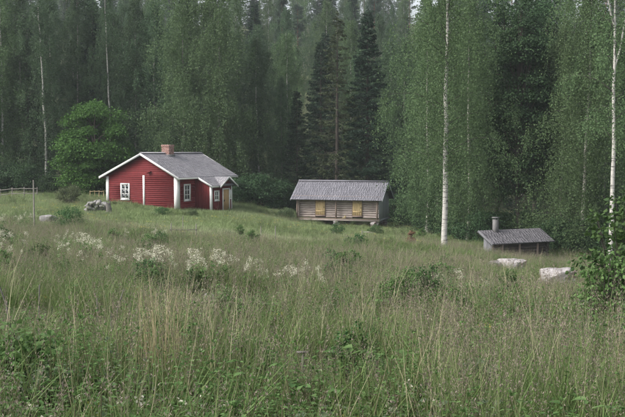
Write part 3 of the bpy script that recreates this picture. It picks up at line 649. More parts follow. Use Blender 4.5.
def leafy(seed, H, Rc, z0, ncl, nleaf, ls, leaf, bark, r0=.2, shape=1.0, csize=.33, stems=1, tall=False):
    """broadleaf tree or bush: limbs reaching to leaf clumps spread through the crown"""
    r = np.random.default_rng(seed); tr = MB(); lf = MB(); t = np.linspace(0, 1, 9)
    wob = np.cumsum(r.normal(0, .03 * H / 8, (9, 2)), 0); wob -= wob[0]; TP = np.column_stack([wob, t * H * .93])
    if stems == 1: tr.tube(TP, r0 * (1 - t) ** .85 + .01, 8)
    cz, hz = (z0 + 1) / 2 * H, (1 - z0) / 2 * H
    dirs = unit(r.normal(size=(ncl, 3))); rr = r.uniform(.25, 1, ncl) ** .45
    C = dirs * rr[:, None] * [Rc, Rc, hz]; C[:, 2] += cz
    if shape != 1.0: 
        kk = np.clip((C[:, 2] - z0 * H) / (H * (1 - z0)), 0, 1); C[:, :2] *= (1 - (1 - shape) * kk)[:, None]
    C += r.normal(0, .05 * Rc, C.shape)
    cs_ = csize * Rc * r.uniform(.7, 1.3, ncl)
    for c, k_ in zip(C, cs_):
        h = np.clip(c[2] * r.uniform(.55, .85), .05 * H, H * .9)
        b0 = np.array([np.interp(h, TP[:, 2], TP[:, j]) for j in range(2)] + [h]) if stems == 1 else np.array([*r.normal(0, .06 * Rc, 2), 0.0])
        s = np.linspace(0, 1, 5)[:, None]; mid = (b0 + c) / 2 + [0, 0, .12 * np.linalg.norm(c - b0)]
        P = (1 - s) ** 2 * b0 + 2 * s * (1 - s) * mid + s ** 2 * c
        tr.tube(P, (r0 * .28) * (1 - .85 * s[:, 0]) + .003, 4, False)
        g = unit(r.normal(size=(nleaf, 3))) * (r.uniform(0, 1, nleaf) ** .5)[:, None] * k_ * [1.25, 1.25, .62]
        g[:, 2] -= .25 * (g[:, :2] ** 2).sum(1) / k_
        pos = c + g; d = unit(g * .8 / k_ + r.normal(0, .5, g.shape) + [0, 0, -.45]); wv = unit(np.cross(d, [0, 0, 1.] + r.normal(0, .45, g.shape)))
        ok = pos[:, 2] > .08; sz = ls * r.uniform(.7, 1.3, ok.sum()); (lf.leaf6 if H < 2 else lf.cards)(pos[ok], d[ok], wv[ok], sz, sz * .8)
    return tr.mesh('limbs', bark, True), lf.mesh('foliage', leaf)
def pine(seed, H, Rc):
    r = np.random.default_rng(seed); tr = MB(); lf = MB(); t = np.linspace(0, 1, 9)
    tr.tube(np.column_stack([np.zeros((9, 2)), t * H]), .011 * H * (1 - t) + .02, 8)
    for b_ in range(46):
        k_ = r.uniform(0, 1) ** .8; z = H * (.48 + .5 * k_); L = Rc * (1 - k_ * .75) * r.uniform(.5, 1.1); az_ = r.uniform(0, 6.28); o = np.array([math.cos(az_), math.sin(az_), 0])
        s = np.linspace(0, 1, 5); P = np.array([0, 0, z]) + o * (L * s)[:, None] + np.column_stack([np.zeros((5, 2)), .25 * L * s]); tr.tube(P, .05 * (1 - .8 * s), 4, False)
        for q in r.uniform(.45, 1, 6):
            c = np.array([np.interp(q, s, P[:, k2]) for k2 in range(3)]) + r.normal(0, .18, 3); d = unit(r.normal(size=(55, 3)) + [0, 0, .5]); pos = c + r.normal(0, .16, (55, 3)); lf.cards(pos, d, perp(d, r), .24, .06)
    return tr.mesh('pine_trunk', 'pine_bark', True), lf.mesh('pine_crown', 'pine_needle')
P = {}
P['birch_a'] = birch(1, 22, 3.3, .06, 1.9, r0=.12); P['birch_b'] = birch(2, 22, 3.0, .06, 1.5, leaf='birch_leaf_dark', bark='birch_bark_dim', r0=.11)
P['birch_weep'] = birch(3, 23, 4.1, .05, 2.8, 1.25, bark='birch_bark_dim', r0=.11); P['birch_c'] = birch(4, 19, 2.8, .06, 1.8, .95, r0=.115, leaf='birch_leaf_dark', bark='birch_bark_grey')
P['birch_near'] = birch(5, 20, 2.9, .24, 2.6, 1.15, r0=.16, ls=.092); P['birch_fork'] = birch(6, 18, 2.3, .36, 1.4, .55, r0=.12, fork=True, ls=.10)
P['birch_side'] = birch(8, 20, 3.3, .08, 2.4, 1.45, bark='birch_bark_grey', r0=.13, ls=.108)
P['birch_pale'] = birch(9, 22, 2.8, .10, 1.7, .72, r0=.135, leaf='birch_leaf_dark'); HBP = 22
P['spruce_a'] = spruce(11, 21, 3.5, dens=1.2); P['spruce_b'] = spruce(12, 19, 3.0); P['spruce_thin'] = spruce(13, 20, 3.0, 'spruce_thin', .62)
P['maple'] = leafy(21, 10.2, 4.0, .04, 75, 420, .21, 'maple_leaf', 'dark_bark', .22, .70, .27)
P['alder_a'] = leafy(22, 21, 3.0, .16, 120, 230, .17, 'alder_leaf', 'dark_bark', .19, .65, .30); P['alder_b'] = leafy(23, 20, 2.6, .20, 110, 230, .17, 'alder_leaf', 'dark_bark', .17, .7, .32)
P['pine'] = pine(31, 21, 2.6)
P['bush_a'] = leafy(41, 2.6, 1.5, 0, 36, 150, .10, 'shrub_leaf', 'dark_bark', .07, .8, .32, 3); P['bush_w'] = leafy(42, 2.4, 1.3, 0, 40, 130, .10, 'willow_leaf', 'dark_bark', .06, .8, .28, 3)
P['bush_d'] = leafy(43, 3.2, 1.9, 0, 44, 170, .13, 'alder_leaf', 'dark_bark', .07, .8, .32, 3)
NEEDLE = {'spruce_a', 'spruce_b', 'spruce_thin'}
prng = np.random.default_rng(77)
def plant(proto, x, y, s, name, label, cat, group=None, rz=None, sxy=None, sink=.1):
    rz = prng.uniform(0, 6.28) if rz is None else rz; sxy = s if sxy is None else sxy
    o = thing(name, label, cat, (x, y, G(x, y) - sink), rz, group, (sxy, sxy, s))
    tm, cm = P[proto]; bush = proto.startswith('bush')
    link('stems' if bush else 'trunk', tm, o); link('foliage' if bush else 'crown', cm, o)
    return o
def ux(u, Y, v=190): return at(u, v, Y).x
HB = {'birch_pale':22,'birch_a':22,'birch_b':22,'birch_weep':23,'birch_c':19,'birch_near':20,'birch_fork':18,'birch_side':20,'spruce_a':21,'spruce_b':19,'spruce_thin':20,'maple':10.2,'alder_a':21,'alder_b':20,'pine':21}
NM = lambda p: 'birch_tree' if p.startswith('birch') else 'spruce_tree' if p.startswith('spruce') else 'pine_tree' if p == 'pine' else 'maple_tree' if p == 'maple' else 'alder_tree'
def tree(proto, u, Y, H, label, group=None, wid=1.0, rz=None):
    x = ux(u, Y); s = H / HB[proto]; return plant(proto, x, Y, s, NM(proto), label, 'tree', group, rz, s * wid)
# front of the forest, tree by tree
tree('birch_a', 4, 92, 22.5, 'tall birch at the left edge of the picture, foremost there')
tree('birch_b', 24, 97, 23, 'dark green birch between left edge and the pale trunk near the corner')
tree('birch_pale', 47, 90, 21.5, 'birch with pale visible trunk left of the bright green maple', rz=1.0)
tree('birch_b', 78, 99, 23, 'dark birch rising directly behind the bright green maple')
tree('birch_pale', 111, 94, 23, 'slim birch with long pale bare trunk above the maple', wid=.8)
tree('birch_b', 136, 97, 22, 'dark birch rising above the left roof slope of the red cottage')
tree('birch_c', 156, 96, 21, 'birch rising behind the brick chimney of the red cottage')
tree('birch_weep', 184, 89, 24, 'large weeping birch behind the middle of the cottage roof')
tree('birch_weep', 220, 88, 24, 'large light green weeping birch behind the right end of the cottage', rz=2.0)
tree('birch_c', 259, 92, 17.5, 'slender birch with straight pale trunk midway between cottage and granary', wid=.85)
tree('spruce_b', 297, 90, 12.5, 'small dark spruce left of the granary roof')
tree('birch_b', 282, 94, 14, 'short dark birch behind the left side of the small spruce')
tree('spruce_thin', 337, 87, 20.3, 'thin brownish spruce, left one of the pair behind the granary', wid=1.1)
tree('spruce_a', 367, 88, 21, 'dense dark green spruce, right one of the pair behind the granary')
tree('birch_c', 407, 93, 19, 'birch standing right of the dense dark spruce')
tree('birch_side', 427, 72, 19.5, 'pale green weeping birch right of the granary')
tree('birch_side', 468, 66, 19, 'weeping birch just right behind the tall white birch in the field', rz=2.2)
tree('birch_near', 445, 48.2, 20, 'tall white-trunked birch standing in the field between granary and low hut', rz=.5)
tree('birch_b', 438, 80, 21, 'dark birch hidden behind the tall white birch in the field')
tree('alder_a', 498, 70, 20.5, 'dark alder behind the chimney of the low hut')
tree('alder_b', 521, 67, 20, 'dark alder with dark trunk behind the middle of the low hut')
tree('alder_a', 545, 72, 21.5, 'dark alder behind the right end of the low hut', rz=3)
tree('alder_b', 532, 80, 23, 'tall dark alder farther back behind the low hut')
tree('birch_side', 583, 57.5, 19.5, 'grey-trunked birch with forking limbs right of the low hut', rz=4.2)
tree('birch_side', 563, 66, 17.5, 'leafy birch between the low hut and the grey-trunked birch')
tree('birch_b', 604, 66, 18.5, 'dark birch behind the bright white trunk on the right')
tree('birch_fork', 614, 43.5, 17.5, 'slender bright white birch with forked top near the right edge', rz=0)
tree('birch_a', 640, 58, 19, 'birch at the right edge of the picture behind the white trunk')
tree('birch_a', 668, 52, 19, 'birch just beyond the right edge of the picture')
tree('birch_b', -22, 94, 22, 'birch just beyond the left edge of the picture')
tree('alder_b', -45, 90, 20, 'alder beyond the left edge of the picture')
m_ = at(97, 195, 86); plant('maple', m_.x, 86, .98, 'maple_tree', 'bright green rounded maple beside the left end of the red cottage', 'tree', rz=.4)
# second rank and the wooded hillside
frg = np.random.default_rng(5)
def rank(Y0, dx, spread, mix, smin, smax, label, group):
    hw = .385 * Y0 + 8; x = -hw
    while x < hw:
        p = frg.choice(list(mix), p=np.array(list(mix.values())) / sum(mix.values())); Yj = Y0 + frg.uniform(-spread, spread)
        s = frg.uniform(smin, smax) * 21 / HB[p]; sp = NM(p).split('_')[0]
        plant(p, x, Yj, s, NM(p), label.format(sp), 'tree', group.format(sp), sxy=s * frg.uniform(.9, 1.15))
        x += dx * frg.uniform(.7, 1.3)
far = {'birch_a': 2, 'birch_b': 3, 'birch_c': 3, 'alder_a': 1, 'spruce_b': 2}
rank(104, 4.4, 4, far, .85, 1.05, '{} in the second rank of the forest, partly hidden by the front trees', '{} trees of the second rank')
rank(118, 4.6, 5, far, .85, 1.05, '{} in the second rank of the forest, partly hidden by the front trees', '{} trees of the second rank')
hill = {'birch_a': 2, 'birch_b': 3, 'birch_c': 1, 'spruce_a': 1.5, 'spruce_b': 3, 'pine': 3}
for Yr, dx in ((138, 5.2), (160, 5.4), (184, 5.8), (210, 6.2), (240, 6.6), (272, 6.8), (300, 7.0)):
    rank(Yr, dx, 7, hill, .82, 1.08, 'distant {} crown on the wooded hillside behind the farmstead', '{} trees on the hillside')
# undergrowth at the edge of the wood
ug = [(-6,88),(12,89),(30,88),(52,87),(140,84),(235,84),(247,86),(262,85),(276,86),(290,87),(398,83),(412,80),(428,76),(442,72),(462,68),(478,65),(492,66),(556,60.5),(568,59),(581,60),(596,58),(612,56),(628,54),(318,90),(346,91),(376,90),(206,86),(505,70),(530,72),(548,68)]
for i_, (u, Yq) in enumerate(ug):
    plant('bush_d', ux(u, Yq), Yq, frg.uniform(.7, 1.15), 'undergrowth_shrub', 'dark leafy shrub at the foot of the forest edge', 'shrub', 'undergrowth shrubs along the forest edge')

# ================================================================== meadow
def blades(mb, n, hmin, hmax, wd, spread, lean, r, seg=3, base=0.0):
    """curved tapering grass blades"""
    az_ = r.uniform(0, 6.283, n); o = np.stack([np.cos(az_), np.sin(az_), 0 * az_], 1); sdv = np.stack([-o[:, 1], o[:, 0], 0 * az_], 1)
    tw = r.uniform(-1.2, 1.2, n); sdv = sdv * np.cos(tw)[:, None] + o * np.sin(tw)[:, None]
    h = r.uniform(hmin, hmax, n); ln = lean * r.uniform(.2, 1.2, n) * h; b0 = np.column_stack([r.normal(0, spread, (n, 2)), np.full(n, base)])
    rows = []
    for k_ in range(seg + 1):
        t = k_ / seg; c = b0 + o * (ln * t ** 2)[:, None] + np.column_stack([np.zeros((n, 2)), h * (t - .18 * lean * t ** 3)])
        w_ = wd * (1 - t ** 1.6) + .0006; rows += [c - sdv * w_ / 2, c + sdv * w_ / 2]
    V = np.stack(rows, 1).reshape(-1, 3); m_ = 2 * (seg + 1); b = np.arange(n)[:, None] * m_
    Fq = np.concatenate([b + np.array([[2 * k_, 2 * k_ + 1, 2 * k_ + 3, 2 * k_ + 2]]) for k_ in range(seg)]); mb.add(V, Fq)
    return rows[-1], o
def tuft_green(seed, n=18, h=(.35, .75), wd=.011, sp=.07, lean=.45):
    r = np.random.default_rng(seed); mb = MB(); blades(mb, n, h[0], h[1], wd, sp, lean, r); return (mb, 'grass_green')
def tuft_lawn(seed, wd=.012):
    r = np.random.default_rng(seed); mb = MB(); blades(mb, 26, .07, .2, wd, .14, .5, r, 2); return (mb, 'grass_lawn')
def tuft_seed(seed, n=7, h=(.65, 1.0), wd=.0045, hw=.02, head='grass_seed'):
    r = np.random.default_rng(seed); mb = MB(); mb.cur = 0; tips, o = blades(mb, n, h[0], h[1], wd, .07, .16, r)
    mb.cur = 1
    for tp in tips:
        k_ = 13; L = r.uniform(.10, .22); q = r.uniform(0, 1, k_); pos = tp + np.column_stack([r.normal(0, hw * .5, (k_, 2)) * (1 - q * .6)[:, None], -L * q + .02]); d = unit(np.column_stack([r.normal(0, .45, (k_, 2)), r.uniform(.5, 1, k_)])); mb.cards(pos, d, perp(d, r), .018, .0050)
    mb.cur = 2; blades(mb, 9, .25, .55, .009, .06, .5, r)
    return (mb, ['grass_stem', head, 'grass_green'])
def tuft_dry(seed, n=8, h=(.7, 1.15), lean=.2):
    r = np.random.default_rng(seed); mb = MB(); blades(mb, n, h[0], h[1], .006, .06, lean, r); mb.tube
    return (mb, 'grass_dry')
def weed(seed, H=.6, nst=3, ls=.09, leaf='weed_leaf', step=.055):
    r = np.random.default_rng(seed); mb = MB()
    for s_ in range(nst):
        h = H * r.uniform(.65, 1.1); az_ = r.uniform(0, 6.28); ln = r.uniform(.05, .3) * h; b0 = np.append(r.normal(0, .07, 2), 0)
        t = np.linspace(0, 1, 5); Pq = b0 + np.column_stack([np.cos(az_) * ln * t ** 1.5, np.sin(az_) * ln * t ** 1.5, h * t]); mb.cur = 0; mb.tube(Pq, .005 * (1 - .7 * t), 4, False)
        z = np.arange(.1 * h, h, step); k_ = len(z) * 2; q = np.repeat(z / h, 2); a2 = np.arange(k_) * 1.571 * 1 + (np.arange(k_) % 2) * math.pi / 2 + np.repeat(np.arange(len(z)), 2) * .7
        pos = np.array([[np.interp(x, t, Pq[:, j]) for j in range(3)] for x in q]); d = unit(np.column_stack([np.cos(a2), np.sin(a2), r.uniform(-.35, .35, k_)])); wv = unit(np.cross(d, np.array([0, 0, 1.]) + r.normal(0, .3, (k_, 3))))
        mb.cur = 1; sz = ls * (1.15 - .6 * q) * r.uniform(.7, 1.2, k_); mb.leaf6(pos + d * .03, d, wv, sz, sz * .5, -.08)
        pt = np.repeat(Pq[-1:], 5, 0); d = unit(np.column_stack([r.normal(0, .5, (5, 2)), np.full(5, .7)])); mb.cards(pt, d, perp(d, r), ls * .5, ls * .22)
    return (mb, ['weed_stem', leaf])
def trifoliate(seed, H=.45, n=16, ls=.10, leaf='weed_leaf'):
    r = np.random.default_rng(seed); mb = MB()
    for s_ in range(n):
        h = H * r.uniform(.4, 1.05); az_ = r.uniform(0, 6.28); R_ = r.uniform(.03, .25); tip = np.array([math.cos(az_) * R_, math.sin(az_) * R_, h]); mb.cur = 0; mb.tube([(0, 0, 0), tip * [.4, .4, .6], tip], [.004, .003, .002], 3, False)
        mb.cur = 1; a2 = az_ + np.array([-1.0, 0, 1.0]) + r.normal(0, .2, 3); d = unit(np.column_stack([np.cos(a2), np.sin(a2), r.uniform(-.45, .15, 3)])); wv = unit(np.cross(d, [0, 0, 1.] + r.normal(0, .25, (3, 3)))); sz = ls * r.uniform(.7, 1.2, 3); mb.leaf6(np.repeat(tip[None], 3, 0), d, wv, sz, sz * .62, -.08)
    return (mb, ['weed_stem', leaf])
def flowers(seed, mat, H=.5, n=5):
    r = np.random.default_rng(seed); mb = MB(); tips, o = blades(mb, n, H * .7, H, .004, .08, .2, r); mb.cur = 1
    for tp in tips:
        d = unit(r.normal(size=(9, 3)) + [0, 0, .6]); mb.cards(tp + r.normal(0, .015, (9, 3)), d, perp(d, r), .022, .018)
    return (mb, ['grass_stem', mat])

GM = ['grass_green', 'grass_stem', 'grass_seed', 'grass_dry', 'weed_stem', 'weed_leaf', 'weed_pale', 'flower_white', 'flower_yellow', 'grass_lawn', 'weed_red']
def patch(name, size, recipe, seed):
    """a square of turf: recipe = [(tuft list, number per square metre, height scale, width scale)]"""
    r = np.random.default_rng(seed); out = MB()
    for tufts, dn, hz, ws in recipe:
        for _ in range(max(0, int(round(dn * size * size * r.uniform(.85, 1.15))))):
            mb, mats = tufts[r.integers(len(tufts))]; mats = mats if isinstance(mats, list) else [mats]
            a = r.uniform(0, 6.283); c, s_ = math.cos(a), math.sin(a); k_ = r.uniform(.7, 1.25); ox, oy = r.uniform(-.53, .53, 2) * size; tx, ty = r.normal(0, .09, 2)
            for V, Fc, mi in zip(mb.v, mb.f, mb.mi):
                pass
            V = np.concatenate(mb.v); z = V[:, 2] * k_ * hz * r.uniform(.85, 1.15); x = (V[:, 0] * c - V[:, 1] * s_) * ws * k_; y = (V[:, 0] * s_ + V[:, 1] * c) * ws * k_
            W = np.column_stack([x + ox + tx * z, y + oy + ty * z, z - .03]); n0 = out.n
            out.v.append(W); out.n += len(W)
            for Fc, mi in zip(mb.f, mb.mi): out.f.append(Fc + n0); out.mi.append(np.full(len(Fc), GM.index(mats[mi[0]])))
    return out.mesh(name, GM)
def scatter(name, protos, pts, idx, rot, scl, tone, label, cat):
    """one object: every patch of turf of one kind, as instances on points"""
    c = bpy.data.collections.new(name + '_patches')
    for k_, me in enumerate(protos): c.objects.link(bpy.data.objects.new('%s_%02d' % (name, k_), me))
    me = bpy.data.meshes.new(name); n = len(pts); me.vertices.add(n); me.vertices.foreach_set('co', np.asarray(pts, np.float32).ravel())
    a = me.attributes.new('idx', 'INT', 'POINT'); a.data.foreach_set('value', np.asarray(idx, np.int32))
    a = me.attributes.new('rot', 'FLOAT_VECTOR', 'POINT'); a.data.foreach_set('vector', np.asarray(rot, np.float32).ravel())
    a = me.attributes.new('scl', 'FLOAT_VECTOR', 'POINT'); a.data.foreach_set('vector', np.asarray(scl, np.float32).ravel())
    a = me.attributes.new('tone', 'FLOAT', 'POINT'); a.data.foreach_set('value', np.asarray(tone, np.float32))
    o = link(name, me); tag(o, label, cat, kind='stuff')
    ng = bpy.data.node_groups.new(name, 'GeometryNodeTree'); ng.interface.new_socket('Geometry', in_out='INPUT', socket_type='NodeSocketGeometry'); ng.interface.new_socket('Geometry', in_out='OUTPUT', socket_type='NodeSocketGeometry')
    gi = ng.nodes.new('NodeGroupInput'); go = ng.nodes.new('NodeGroupOutput'); mp = ng.nodes.new('GeometryNodeMeshToPoints'); ip = ng.nodes.new('GeometryNodeInstanceOnPoints')
    ci = ng.nodes.new('GeometryNodeCollectionInfo'); ci.inputs['Collection'].default_value = c; ci.inputs['Separate Children'].default_value = True; ci.inputs['Reset Children'].default_value = True
    def na(nm, ty):
        q = ng.nodes.new('GeometryNodeInputNamedAttribute'); q.data_type = ty; q.inputs['Name'].default_value = nm; return q.outputs['Attribute']
    L = ng.links.new; L(gi.outputs[0], mp.inputs['Mesh']); L(mp.outputs[0], ip.inputs['Points']); L(ci.outputs[0], ip.inputs['Instance']); ip.inputs['Pick Instance'].default_value = True
    L(na('idx', 'INT'), ip.inputs['Instance Index']); L(na('rot', 'FLOAT_VECTOR'), ip.inputs['Rotation']); L(na('scl', 'FLOAT_VECTOR'), ip.inputs['Scale']); L(ip.outputs[0], go.inputs[0])
    md = o.modifiers.new('scatter', 'NODES'); md.node_group = ng
    return o
grg = np.random.default_rng(99)
def inside(x, y, ob, x0, x1, y0, y1):
    a = ob.rotation_euler.z; dx, dy = x - ob.location.x, y - ob.location.y; lx = dx * math.cos(a) + dy * math.sin(a); ly = -dx * math.sin(a) + dy * math.cos(a)
    return (lx > x0) & (lx < x1) & (ly > y0) & (ly < y1)
def footprint(x, y, m=.0):
    return inside(x, y, house, WX - .05 - m, .05 + m, -.02 - m, LY) | inside(x, y, house, -.1, AX + .05 + m, AY0 - m, AY1) | inside(x, y, house, AX, AX + .8 + m, 3.7, 5.1) | inside(x, y, gran, GL - .3, .3 + m, -.75 - m, GD) | inside(x, y, sau, .3 - m, SLn - .3 + m, .35 - m, 2.9)
def pn(x, y, f, s): return (np.sin(x * f + s) * np.cos(y * f * .8 + s * 1.7) + .6 * np.sin((x + y) * f * 1.9 + s * 2.3) + .4 * np.sin((x * .7 - y) * f * 3.7 + s)) / 2
def lawn(x, y):                                  # 1 = kept grass round the buildings
    c = 43 + 2.5 * np.sin(x * .35) + np.where(x < -9, (-9 - x) * .9, 0) + np.where(x > 5, (x - 5) * 3.2, 0)
    return np.clip((y - c) / 5, 0, 1)
tg = [tuft_green(100 + k_, 20, (.3, .8), .010 + .002 * (k_ % 3)) for k_ in range(6)]; ts = [tuft_seed(120 + k_, 7) for k_ in range(6)]; td = [tuft_dry(140 + k_) for k_ in range(4)]
tw = [weed(160, .74, 5, .062, step=.035), weed(161, .6, 6, .05, step=.03), trifoliate(162, .56, 30, .06), trifoliate(163, .46, 30, .05), weed(164, .7, 5, .055, 'weed_pale', .032), trifoliate(165, .42, 26, .055, 'weed_pale'), weed(166, .8, 4, .05, step=.03)]
tr_ = [trifoliate(167, .35, 10, .08, 'weed_red')]; tf = [flowers(180, 'flower_white', .6), flowers(181, 'flower_yellow', .5)]; tl = [tuft_lawn(190 + k_, .014) for k_ in range(3)]
# four characters of turf: 0 green, 1 seeding, 2 weedy, 3 dry
MIX = [(64, 12, 2.0, 9, .5), (52, 36, 3, 7, .4), (40, 12, 2, 28, 1.2), (48, 20, 11, 6, .3)]
def turf(name, size, k, hz, ws, seed, nvar):
    out = []
    for ci_, (g_, s2, d2, w2, f2) in enumerate(MIX):
        for v_ in range(nvar): out.append(patch('%s_patch' % name, size, [(tg, g_ * k, hz, ws), (ts, s2 * k, hz, ws), (td, d2 * k, hz, ws), (tw, w2 * k, hz, (1 + ws) / 2), (tf, f2 * k, hz, ws), (tr_, .25 * k if ci_ == 2 else 0, hz, 1)], seed + ci_ * 10 + v_))
    return out
def lay(y0, y1, size, margin):
    y = np.arange(y0 + size / 2, y1, size); P_ = []
    for yy in y:
        hw = .385 * yy + margin; n = int(2 * hw / size) + 1; xx = (np.arange(n) - (n - 1) / 2) * size + grg.uniform(-.3, .3) * size; P_.append(np.column_stack([xx, np.full(n, yy)]))
    P_ = np.concatenate(P_); P_ += grg.uniform(-.06, .06, P_.shape) * size; return P_[:, 0], P_[:, 1]
def rots(x, y):
    e_ = .4; gx = (gz(x + e_, y) - gz(x - e_, y)) / (2 * e_); gy = (gz(x, y + e_) - gz(x, y - e_)) / (2 * e_); out = []
    for a, b in zip(gx, gy):
        # keep stems upright: shear is approximated by a gentle tilt towards the slope
        n = Vector((-a, -b, 1)).normalized(); q = Vector((0, 0, 1)).rotation_difference(n); k_ = grg.integers(0, 4) * math.pi / 2 + grg.uniform(-.12, .12)
        out.append(tuple((q.to_matrix() @ Matrix.Rotation(k_, 3, 'Z')).to_euler()))
    return np.array(out)
CLEAR = []                                        # where the grass is short: around stones
for (u, v, wpx) in ((558, 291, 38), (516, 276, 26), (494, 276, 16), (208, 306, 12), (221, 307, 13), (46, 224, 16), (303, 395, 5), (98, 345, 30), (120, 345, 30), (20, 325, 25), (66, 345, 20)):
    p = hit(u, v); r_ = wpx / F * p.y * .5
    CLEAR += [(p.x, p.y, r_ + .3, .3), (p.x * .96, p.y * .96 - .3, r_ + .5, .34), (p.x * .91, p.y * .91 - .3, r_ + .6, .5)]
def character(x, y):
    sc = np.stack([.25 + .8 * pn(x, y, .31, 1.0), .18 + .8 * pn(x, y, .27, 8.0) + np.where((y > 10) & (y < 32), .15, 0), .1 + .9 * pn(x, y, .38, 5.0) + np.where(y < 4.6, .8, 0), -.15 + .9 * pn(x, y, .45, 11.0)], 1)
    d_ = np.hypot((x + 1.28) / .45, (y - 7.2) / .9); sc[:, 3] += np.where(d_ < 1.2, 3, 0)
    return np.argmax(sc + grg.gumbel(0, .22, sc.shape), 1)
tiers = ((1.9, 9, 1.0, 1.45, 1.0, 1.0, 2), (9, 24, 1.3, .85, .95, 1.25, 2), (24, 62, 1.9, .42, .95, 1.75, 2))
pr_all, D = [], []
for ti, (y0, y1, size, k, hz, ws, nv) in enumerate(tiers):
    base = len(pr_all); pr_all += turf('meadow', size, k, hz, ws, 500 + ti * 100, nv)
    x, y = lay(y0, y1, size, 3.0); L_ = lawn(x, y); ok = (L_ < .98) & ~footprint(x, y, .3) & (grg.uniform(0, 1, len(x)) < 1.25 - L_); x, y, L_ = x[ok], y[ok], L_[ok]
    h = np.clip(.92 + .22 * pn(x, y, .5, 3), .62, 1.2) * (1 - .55 * L_) * np.where(y < 4.5, .8, 1) * np.where((y > 15) & (y < 40), .88, 1)
    for (cx_, cy_, r_, f_) in CLEAR: h = np.where(np.hypot(x - cx_, y - cy_) < r_ + size * .3, np.minimum(h, f_), h)
    D.append((np.column_stack([x, y, gz(x, y)]), base + character(x, y) * nv + grg.integers(0, nv, len(x)), rots(x, y), np.column_stack([np.ones_like(h), np.ones_like(h), h]), np.clip(.15 + .3 * pn(x, y, .16, 4), 0, .5)))
D = [np.concatenate(q) for q in zip(*D)]
scatter('meadow_grass', pr_all, *D, 'tall meadow of green grass, purplish seed heads, weeds and dry stalks', 'meadow')
# short grass round the buildings
lp = [patch('lawn_patch', 2.2, [(tl, 26, 1.7, 1.6), (tg, 1.2, .6, 1.5), (tw, .7, .7, 1.3), (ts, .4, .6, 1.4)], 900), patch('lawn_patch', 2.2, [(tl, 26, 1.5, 1.7), (tg, .3, .5, 1.5)], 901), patch('lawn_patch', 2.2, [(tl, 20, 2.2, 1.7), (tg, 2.6, .75, 1.5), (tw, 2.2, 1.0, 1.3), (ts, .8, .7, 1.4)], 902), patch('lawn_patch', 2.2, [(tl, 22, 2.0, 1.7), (ts, 3.0, .6, 1.5), (tg, 1.5, .6, 1.5), (tf, .7, .7, 1.5)], 903)]
x, y = lay(38, 100, 2.0, 8); L_ = lawn(x, y); ok = (grg.uniform(0, 1, len(x)) < L_ + .15) & ~footprint(x, y, -.3); x, y = x[ok], y[ok]
t_ = pn(x, y, .35, 9) + grg.normal(0, .2, len(x)); id_ = np.where(t_ > .45, 2, np.where(t_ > .15, 0, np.where(t_ > -.3, 1, 3)))
band = np.clip(pn(x * .35, y * 1.6, .22, 2) * 1.3, 0, 1)
scatter('lawn_grass', lp, np.column_stack([x, y, gz(x, y)]), id_, rots(x, y), np.column_stack([np.ones((len(x), 2)), np.clip(1 + .4 * pn(x, y, .5, 6), .6, 1.6)]), np.clip(.3 + .5 * band, 0, .8), 'short bright green grass around the cottage and granary', 'grass')

# ================================================================== flowering clumps, saplings, stones, fences
def sweet(seed, n=8, H=1.05, sp=.28):
    r = np.random.default_rng(seed); st = MB(); fo = MB(); bl = MB()
    for k_ in range(n):
        b0 = np.append(r.normal(0, sp, 2), 0); h = H * r.uniform(.72, 1.05); t = np.linspace(0, 1, 5); ln = r.normal(0, .09, 2); Pq = b0 + np.column_stack([ln[0] * t ** 1.5, ln[1] * t ** 1.5, h * t]); st.tube(Pq, .006 * (1 - .6 * t), 4, False)
        for q in r.uniform(.15, .8, 9):
            c = np.array([np.interp(q, t, Pq[:, j]) for j in range(3)]); d = unit(r.normal(size=(4, 3)) * [1, 1, .35]); sz = r.uniform(.09, .16, 4); fo.cards(c + d * .02, d, unit(np.cross(d, [0, 0, 1.] + r.normal(0, .2, (4, 3)))), sz, sz * .5)
        m_ = 80; g = r.normal(size=(m_, 3)) * [.05, .05, .055]; c0 = Pq[-1] + np.array([0, 0, -.02]); lob = r.normal(0, .045, (5, 3)) * [1, 1, 1.2]; pos = c0 + g * .55 + lob[r.integers(0, 5, m_)]
        d = rdir(m_, r); bl.cards(pos, d, perp(d, r), .022, .02)
    return st.mesh('stem', 'weed_stem'), fo.mesh('leaves', 'weed_leaf'), bl.mesh('blossom', 'flower_white')
SW = [sweet(300 + k_, 5 + 2 * k_) for k_ in range(3)]
def put_sweet(u, v, s, label, k_=0):
    s = s * .8
    p = hit(u, v, .95 * s)
    o = thing('meadowsweet', label, 'flowers', (p.x, p.y, p.z - .02), prng.uniform(0, 6.28), 'white meadowsweet clumps', s)
    for nm, me in zip(('stem', 'leaves', 'blossom'), SW[k_]): link(nm, me, o)
